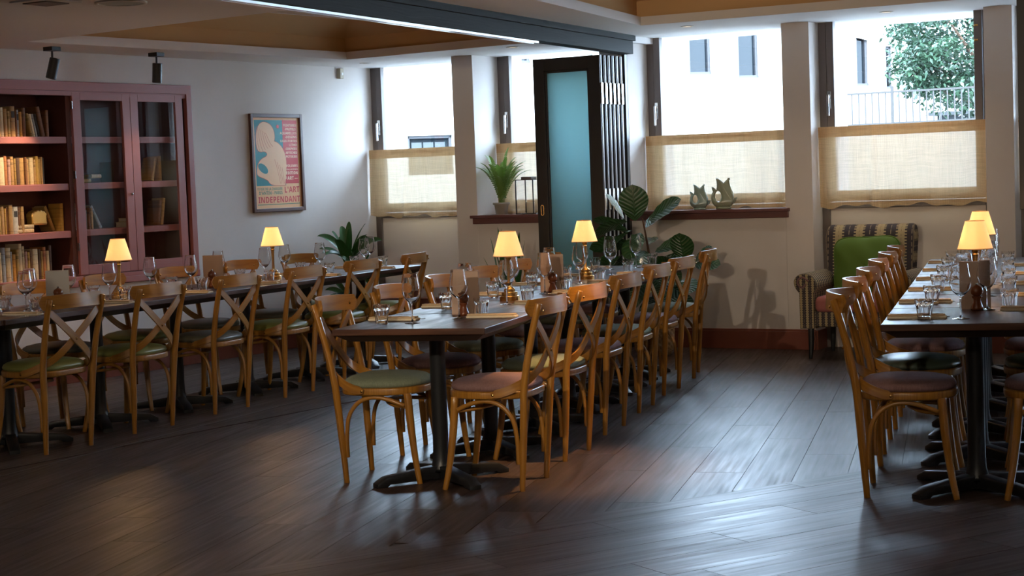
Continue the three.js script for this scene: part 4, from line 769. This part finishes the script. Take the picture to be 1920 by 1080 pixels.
{ // fern on the sill
  const X = -7.525, Z = -12.80, Y = 1.12, o = thing('potted_fern', 'bright green fern in a small grey pot on the sill', 'plant', X, Y, Z);
  pot(o, .05, .062, .105, M.potGrey, 'pot');
  for (let i = 0; i < 34; i++) {
    const a = i * 2.4 + rr(-.2, .2), reach = .06 + .24 * Math.sqrt((i + .5) / 34), up = .66 - reach * .75 + rr(-.05, .04); let dx = Math.cos(a) * reach * 1.05, dz = Math.sin(a) * reach * .75; if (dz < -.17) dz = -.17; if (dx < -.16) dx = -.16 - (dx < -.2 ? .03 : 0);
    const c = new THREE.QuadraticBezierCurve3(V(rr(-.02, .02), .08, rr(-.02, .02)), V(dx * .35, up * .85, dz * .35), V(dx, up * (1 - reach * .5), dz)), list = [taper([c.getPoint(0), c.getPoint(.33), c.getPoint(.66), c.getPoint(1)], [.0018, .0006], 8, 4, false)];
    const N = 26, pos = [];
    for (let k = 3; k < N; k++) { const s = k / N, p = c.getPoint(s), T = c.getTangent(s).normalize(), sd = new THREE.Vector3().crossVectors(T, V(0, 1, 0)).normalize(), l = .028 * Math.sin(Math.PI * Math.pow(s, .8)) + .006;
      for (const q of [-1, 1]) { const tip = p.clone().addScaledVector(sd, q * l).addScaledVector(T, l * .35), b1 = p.clone().addScaledVector(T, .006), b0 = p.clone().addScaledVector(T, -.006), m = p.clone().lerp(tip, .5).addScaledVector(T, .006); tip.y -= l * .2; pos.push(b0.x, b0.y, b0.z, tip.x, tip.y, tip.z, m.x, m.y, m.z, b0.x, b0.y, b0.z, m.x, m.y, m.z, b1.x, b1.y, b1.z); } }
    const g = new THREE.BufferGeometry(); g.setAttribute('position', new THREE.Float32BufferAttribute(pos, 3)); g.computeVertexNormals(); list.push(g);
    part(o, 'frond', merge(list), M.leafFern);
  }
}
{ // lantern with candle, candle part of its own thing
  const X = -7.26, Z = -12.83, Y = 1.12, o = thing('glass_lantern', 'square glass candle lantern with black edges on the fern sill', 'lantern', X, Y, Z);
  const a = .085, h = .29, t = .004; const bars = []; for (const x of [-a, a]) for (const z of [-a, a]) bars.push(bx(x - t, x + t, 0, h, z - t, z + t));
  for (const g of bars) part(o, 'corner_bar', g, M.black);
  part(o, 'base', bx(-a - t, a + t, 0, .008, -a - t, a + t), M.black);
  part(o, 'lid', merge([bx(-a - t, a + t, h, h + .008, -a - t, a + t), bx(-.05, .05, h + .008, h + .03, -.05, .05, .004)]), M.frame);
  for (const [x0, x1, z0, z1] of [[-a, a, a - .001, a + .001], [-a, a, -a - .001, -a + .001], [-a - .001, -a + .001, -a, a], [a - .001, a + .001, -a, a]]) part(o, 'pane', bx(x0, x1, .01, h, z0, z1), M.pane);
  const c = thing('candle', 'cream pillar candle standing inside the glass lantern', 'candle', X + .01, Y + .008, Z); part(c, 'wax', lathe([[0, 0], [.036, 0], [.036, .088], [.033, .095], [.028, .09], [.01, .084], [0, .084]], 24), M.wax); part(c, 'wick', taper([[0, .083, 0], [.002, .098, 0]], [.0012, .001], 3, 5), M.ink);
}
function jug(x, sc, mat, label) {                          // fish-shaped jug with a hole for a handle
  const o = thing('fish_jug', label, 'jug', x, 1.12, -12.80, 24 * D2R, 'fish-shaped jugs on the sill');
  const s = new THREE.Shape(); const P = (a) => a.map((v) => v * sc);
  s.moveTo(...P([-.045, .012])); s.bezierCurveTo(...P([-.085, .04, -.085, .085, -.066, .115])); s.bezierCurveTo(...P([-.072, .13, -.075, .14, -.072, .147])); s.bezierCurveTo(...P([-.058, .143, -.05, .135, -.045, .125]));
  s.bezierCurveTo(...P([-.038, .14, -.038, .165, -.045, .205])); s.bezierCurveTo(...P([-.02, .195, -.005, .18, .004, .17])); s.bezierCurveTo(...P([.015, .18, .03, .195, .045, .203])); s.bezierCurveTo(...P([.037, .18, .045, .15, .055, .125]));
  s.bezierCurveTo(...P([.075, .09, .075, .045, .045, .012])); s.lineTo(...P([-.045, .012]));
  const hole = new THREE.Path(); hole.absellipse(-.033 * sc, .085 * sc, .019 * sc, .033 * sc, 0, Math.PI * 2); s.holes.push(hole);
  const g = new THREE.ExtrudeGeometry(s, { depth: .012 * sc, bevelEnabled: true, bevelSize: .012 * sc, bevelOffset: -.012 * sc, bevelThickness: .016 * sc, bevelSegments: 5, curveSegments: 14 }); g.translate(0, 0, -.006 * sc); const p = g.attributes.position;
  for (let i = 0; i < p.count; i++) { const y = p.getY(i) / sc, w = .9 + 1.3 * Math.exp(-Math.pow((y - .06) / .06, 2)); p.setZ(i, p.getZ(i) * w); } g.computeVertexNormals();
  part(o, 'body', toCreasedNormals(g, .9), mat);
  part(o, 'foot', lathe([[0, 0], [.047 * sc, 0], [.05 * sc, .006 * sc], [.046 * sc, .016 * sc], [0, .02 * sc]], 28), mat);
  const fin = new THREE.Shape(); fin.moveTo(0, 0); fin.quadraticCurveTo(.03 * sc, .01 * sc, .035 * sc, .04 * sc); fin.quadraticCurveTo(.01 * sc, .035 * sc, 0, 0); const fg = extr(fin, .006 * sc, .003 * sc, 2); fg.translate(.05 * sc, .03 * sc, -.003 * sc); part(o, 'fin', fg, mat);
}
jug(-5.655, 1.02, M.celadon, 'smaller pale green fish-shaped jug on the window sill');
jug(-5.445, 1.25, M.celadonWarm, 'larger olive green fish-shaped jug on the window sill');

// ---------------------------------------------------------------- armchair and cushion
{
  const ikat = tex(512, 512, (u, v) => {
    const x = (u * 4) % 1, z = Math.abs(((v * 28) % 1) - .5) * 2, dark = [.22, .20, .22], pale = [.74, .67, .50], mid = [.30, .27, .28];
    const edge = .22 + .06 * z; let c = Math.abs(x - .5) < edge - .07 ? pale : Math.abs(x - .5) < edge ? (z > .5 ? pale : dark) : dark;
    if (Math.abs(x - .5) < .012 && Math.floor(v * 40) % 2) c = [.52, .45, .33]; if ((x < .02 || x > .98) && Math.floor(v * 40) % 3) c = [.62, .56, .46];
    return mixc(c, mid, .12 + .15 * hash(Math.floor(u * 256), Math.floor(v * 256), 91));
  });
  const fab = S({ map: rep(ikat, 1.55, 1.55), roughness: .9 }), stripe = S({ map: rep(ikat, 5.5, 2), roughness: .9 });
  const o = thing('armchair', 'scroll-arm armchair in dark and cream ikat stripes', 'armchair', -4.17, 0, -12.42, 4 * D2R);
  const W = .80;
  { // back: slab rolled at the top, gently reclined
    const s = new THREE.Shape(); s.moveTo(-.30, .34); s.lineTo(-.345, .86); s.quadraticCurveTo(-.375, .955, -.335, .958); s.quadraticCurveTo(-.265, .96, -.25, .885); s.quadraticCurveTo(-.235, .80, -.20, .40); s.lineTo(-.20, .34);
    const g = extr(s, .60, .02, 3, 8); g.rotateY(-Math.PI / 2); const p = g.attributes.position; // x' = -z, z' = x
    for (let i = 0; i < p.count; i++) { const y = p.getY(i), xx = p.getX(i) + .30, k = 1 + .10 * Math.max(0, (y - .5) / .45) - .05 * Math.max(0, (y - .88) / .08); p.setX(i, xx * k); }
    g.computeVertexNormals(); const gg = boxUV(toCreasedNormals(clean(g), .7), 'x'); part(o, 'backrest', gg, fab);
  }
  part(o, 'seat_base', bx(-.33, .33, .24, .36, -.26, .30, .02), stripe);
  part(o, 'seat_cushion', bx(-.285, .285, .35, .47, -.24, .33, .04), M.pink);
  for (const s of [-1, 1]) {
    const sh = new THREE.Shape(); sh.moveTo(.045, .24); sh.lineTo(.045, .50); sh.bezierCurveTo(.06, .52, .09, .55, .05, .60); sh.bezierCurveTo(.02, .645, -.07, .64, -.085, .585); sh.bezierCurveTo(-.09, .54, -.055, .51, -.045, .50); sh.lineTo(-.045, .24);
    const g = extr(sh, .56, .012, 3, 8); g.translate(0, 0, -.25); if (s > 0) { g.scale(-1, 1, 1); const ix = g; const p = ix.attributes.position, n = ix.attributes.normal; for (let i = 0; i < p.count; i += 3) for (const at of [p, n, ix.attributes.uv]) { const k = at.itemSize; for (let c = 0; c < k; c++) { const t = at.array[(i + 1) * k + c]; at.array[(i + 1) * k + c] = at.array[(i + 2) * k + c]; at.array[(i + 2) * k + c] = t; } } g.computeVertexNormals(); }
    g.translate(s * .345, 0, 0); const a = part(o, 'arm', boxUV(toCreasedNormals(clean(g), .7), 'z'), stripe);
    const sc = taper([[s * .345 - s * .02, .585, .325], [s * .345 + s * .03, .615, .325], [s * .345 + s * .065, .575, .325], [s * .345 + s * .03, .535, .325], [s * .345, .565, .325]], [.008, .008], 16, 6); part(a, 'piping', sc, SEAT.brown);
  }
  for (const [x, z] of [[-.33, .27], [.33, .27], [-.31, -.26], [.31, -.26]]) part(o, 'leg', taper([[x, .25, z], [x, .12, z], [x * 1.02, 0, z * 1.03]], [.026, .022, .014], 6, 10), M.black);
  const c = thing('cushion', 'green velvet cushion propped on the striped armchair', 'cushion', -4.17, .62, -12.53, 4 * D2R);
  const g = new THREE.SphereGeometry(1, 40, 28), p = g.attributes.position; for (let i = 0; i < p.count; i++) { let x = p.getX(i), y = p.getY(i), z = p.getZ(i); const sq = (v) => Math.sign(v) * Math.pow(Math.abs(v), .38); const r = Math.max(Math.abs(x), Math.abs(y)); const m = 1 / Math.max(.3, Math.pow(Math.pow(Math.abs(x), 5) + Math.pow(Math.abs(y), 5), .2) || .3); const k = Math.hypot(x, y); p.setXYZ(i, x * m * k * .245 * (1 + .05 * Math.abs(y * m)), y * m * k * .215 * (1 + .05 * Math.abs(x * m)), z * .075 + .006 * Math.sin(x * 9 + y * 5) * (1 - k * .3)); } g.computeVertexNormals();
  const cm = part(c, 'cover', g, M.velvet); cm.rotation.x = -.18; cm.rotation.z = .03; cm.position.set(0, .05, .0);
  const ring = []; for (let i = 0; i <= 48; i++) { const a = i / 48 * Math.PI * 2, x = Math.cos(a), y = Math.sin(a), m = 1 / Math.pow(Math.pow(Math.abs(x), 5) + Math.pow(Math.abs(y), 5), .2); ring.push(V(x * m * .247 * (1 + .05 * Math.abs(y * m)), y * m * .217 * (1 + .05 * Math.abs(x * m)), 0)); }
  part(cm, 'piping', taper(ring, [.007, .007], 96, 6, false), M.velvet);
}

// ---------------------------------------------------------------- outside: rendered building, railing, tree, ground
{
  const a = 50 * D2R, b = thing('building', 'sunlit cream rendered building with narrow windows outside', 'building', -13.148, 0, -30, a);   // local +x along the facade, receding to the right; local +z towards the room
  // openings [s0, s1, y0, y1]
  const op = [[-5.836, -4.995, 1.55, 2.254], [-5.55, -5.04, 3.55, 4.7], [-3.83, -3.44, 3.52, 4.7], [-2.69, -2.2, 3.65, 4.7], [-.234, .235, 3.265, 4.75], [.80, 1.246, 3.185, 4.75], [2.72, 2.976, 3.06, 4.03], [3.394, 3.671, 2.99, 4.02], [4.058, 4.21, 2.92, 3.76], [-9.0, -8.5, 3.4, 4.6]];
  const sh = new THREE.Shape(); sh.moveTo(-16, -1); sh.lineTo(9, -1); sh.lineTo(9, 2.95); sh.lineTo(2.9, 4.15); sh.lineTo(2.0, 5.4); sh.lineTo(-16, 5.4);
  for (const [s0, s1, y0, y1] of op) { const h = new THREE.Path(); h.moveTo(s0, y0); h.lineTo(s1, y0); h.lineTo(s1, y1); h.lineTo(s0, y1); sh.holes.push(h); }
  const g = extr(sh, .3); g.translate(0, 0, -.3); part(b, 'facade', boxUV(clean(g)), M.render);
  for (const [s0, s1, y0, y1] of op) {
    const w = part(b, 'window_frame', merge([bx(s0, s0 + .05, y0, y1, -.16, -.06), bx(s1 - .05, s1, y0, y1, -.16, -.06), bx(s0, s1, y0, y0 + .05, -.16, -.03), bx(s0, s1, y1 - .05, y1, -.16, -.06)]), M.extFrame);
    part(w, 'pane', bx(s0 + .045, s1 - .045, y0 + .045, y1 - .045, -.13, -.12), M.extGlass);
    if (y0 < 2) for (let k = 0; k < 3; k++) part(w, 'blind', bx(s0 + .1 + k * .22, s0 + .29 + k * .22, y0 + .1, y1 - .12, -.118, -.11), M.extBlind);
  }
  const gr = struct('ground', bx(-40, 20, -.6, -.45, -60, -14), M.paving, 'dark asphalt ground outside the windows', 'ground');
  const w = single('terrace_wall', bx(-7.4, -3.6, -.45, 1.80, -18.3, -18.05), M.render, 'low rendered terrace wall under the railing outside', 'wall');
  const r = thing('railing', 'brown metal railing with slim bars outside the armchair window', 'railing', 0, 0, -18.1);
  const x0 = -6.9, x1 = -4.2;
  part(r, 'bottom_rail', bx(x0, x1, 1.86, 1.885, -.012, .012), M.rail); part(r, 'top_rail', bx(x0, x1, 2.20, 2.22, -.012, .012), M.rail);
  for (let x = x0; x <= x1; x += .075) part(r, 'bar', bx(x - .006, x + .006, 1.8, 2.21, -.006, .006), M.rail);
  for (let x = x0 + .3; x <= x1; x += .9) part(r, 'post', bx(x - .014, x + .014, 1.8, 2.27, -.014, .014), M.rail);
  single('garden_shed', merge([bx(-7.0, -5.2, -.45, 2.10, -25.5, -24.3), bx(-7.1, -5.1, 2.10, 2.15, -25.6, -24.2)]), S({ color: lin(.016, .018, .02), roughness: .9 }), 'low dark grey structure beyond the railing', 'shed');
  // tree
  const t = thing('tree', 'leafy green tree outside the armchair window', 'tree', -4.95, -.45, -20.4);
  part(t, 'trunk', taper([[.4, 0, 0], [.3, 1.4, .1], [.1, 2.6, 0], [0, 3.8, 0]], [.13, .1, .07, .03], 12, 8), M.trunk);
  for (const q of [[-1.0, 3.1, .2], [-.9, 3.7, -.2], [.8, 3.4, .3], [-.4, 4.3, .3], [-1.1, 2.8, -.1]]) part(t, 'branch', taper([[.2, 2.0, 0], [q[0] * .5, (2.2 + q[1]) / 2 + .1, q[2] * .5], q], [.05, .03, .01], 8, 6), M.trunk);
  const lv = []; const leaf = (p, s) => { const d = V(rr(-1, 1), rr(-.9, .2), rr(-1, 1)).normalize(), sd = new THREE.Vector3().crossVectors(d, V(rr(-1, 1), 1, rr(-1, 1)).normalize()).normalize(), q = p.clone().addScaledVector(d, s), l = p.clone().addScaledVector(d, s * .45).addScaledVector(sd, s * .26), m = p.clone().addScaledVector(d, s * .45).addScaledVector(sd, -s * .26); l.y += s * .08; m.y += s * .08; lv.push(p.x, p.y, p.z, l.x, l.y, l.z, q.x, q.y, q.z, p.x, p.y, p.z, q.x, q.y, q.z, m.x, m.y, m.z); };
  const blobs = []; for (let i = 0; i < 300; i++) { const u = rr(-1, 1), f = rr(0, 6.283), k = Math.cbrt(rr(.25, 1)), c = Math.sqrt(1 - u * u); const p = V(Math.cos(f) * c * 1.45 * k - .1, 3.75 + u * 1.45 * k, Math.sin(f) * c * 1.3 * k); if (p.x < -1.15 && p.y < 3.3 && rnd() < .5) continue; blobs.push([p, rr(.16, .34)]); }
  for (const [c, r2] of blobs) for (let k = 0; k < 120; k++) { const u = rr(-1, 1), f = rr(0, 6.283), q = Math.sqrt(1 - u * u), kk = Math.cbrt(rnd()); leaf(c.clone().add(V(Math.cos(f) * q * r2 * kk, u * r2 * .75 * kk, Math.sin(f) * q * r2 * kk)), rr(.06, .1)); }
  const lg = new THREE.BufferGeometry(); lg.setAttribute('position', new THREE.Float32BufferAttribute(lv, 3)); lg.computeVertexNormals(); tag(part(t, 'foliage', lg, M.foliage), null, null, null, 'stuff');
}
renderer.render(scene, camera);
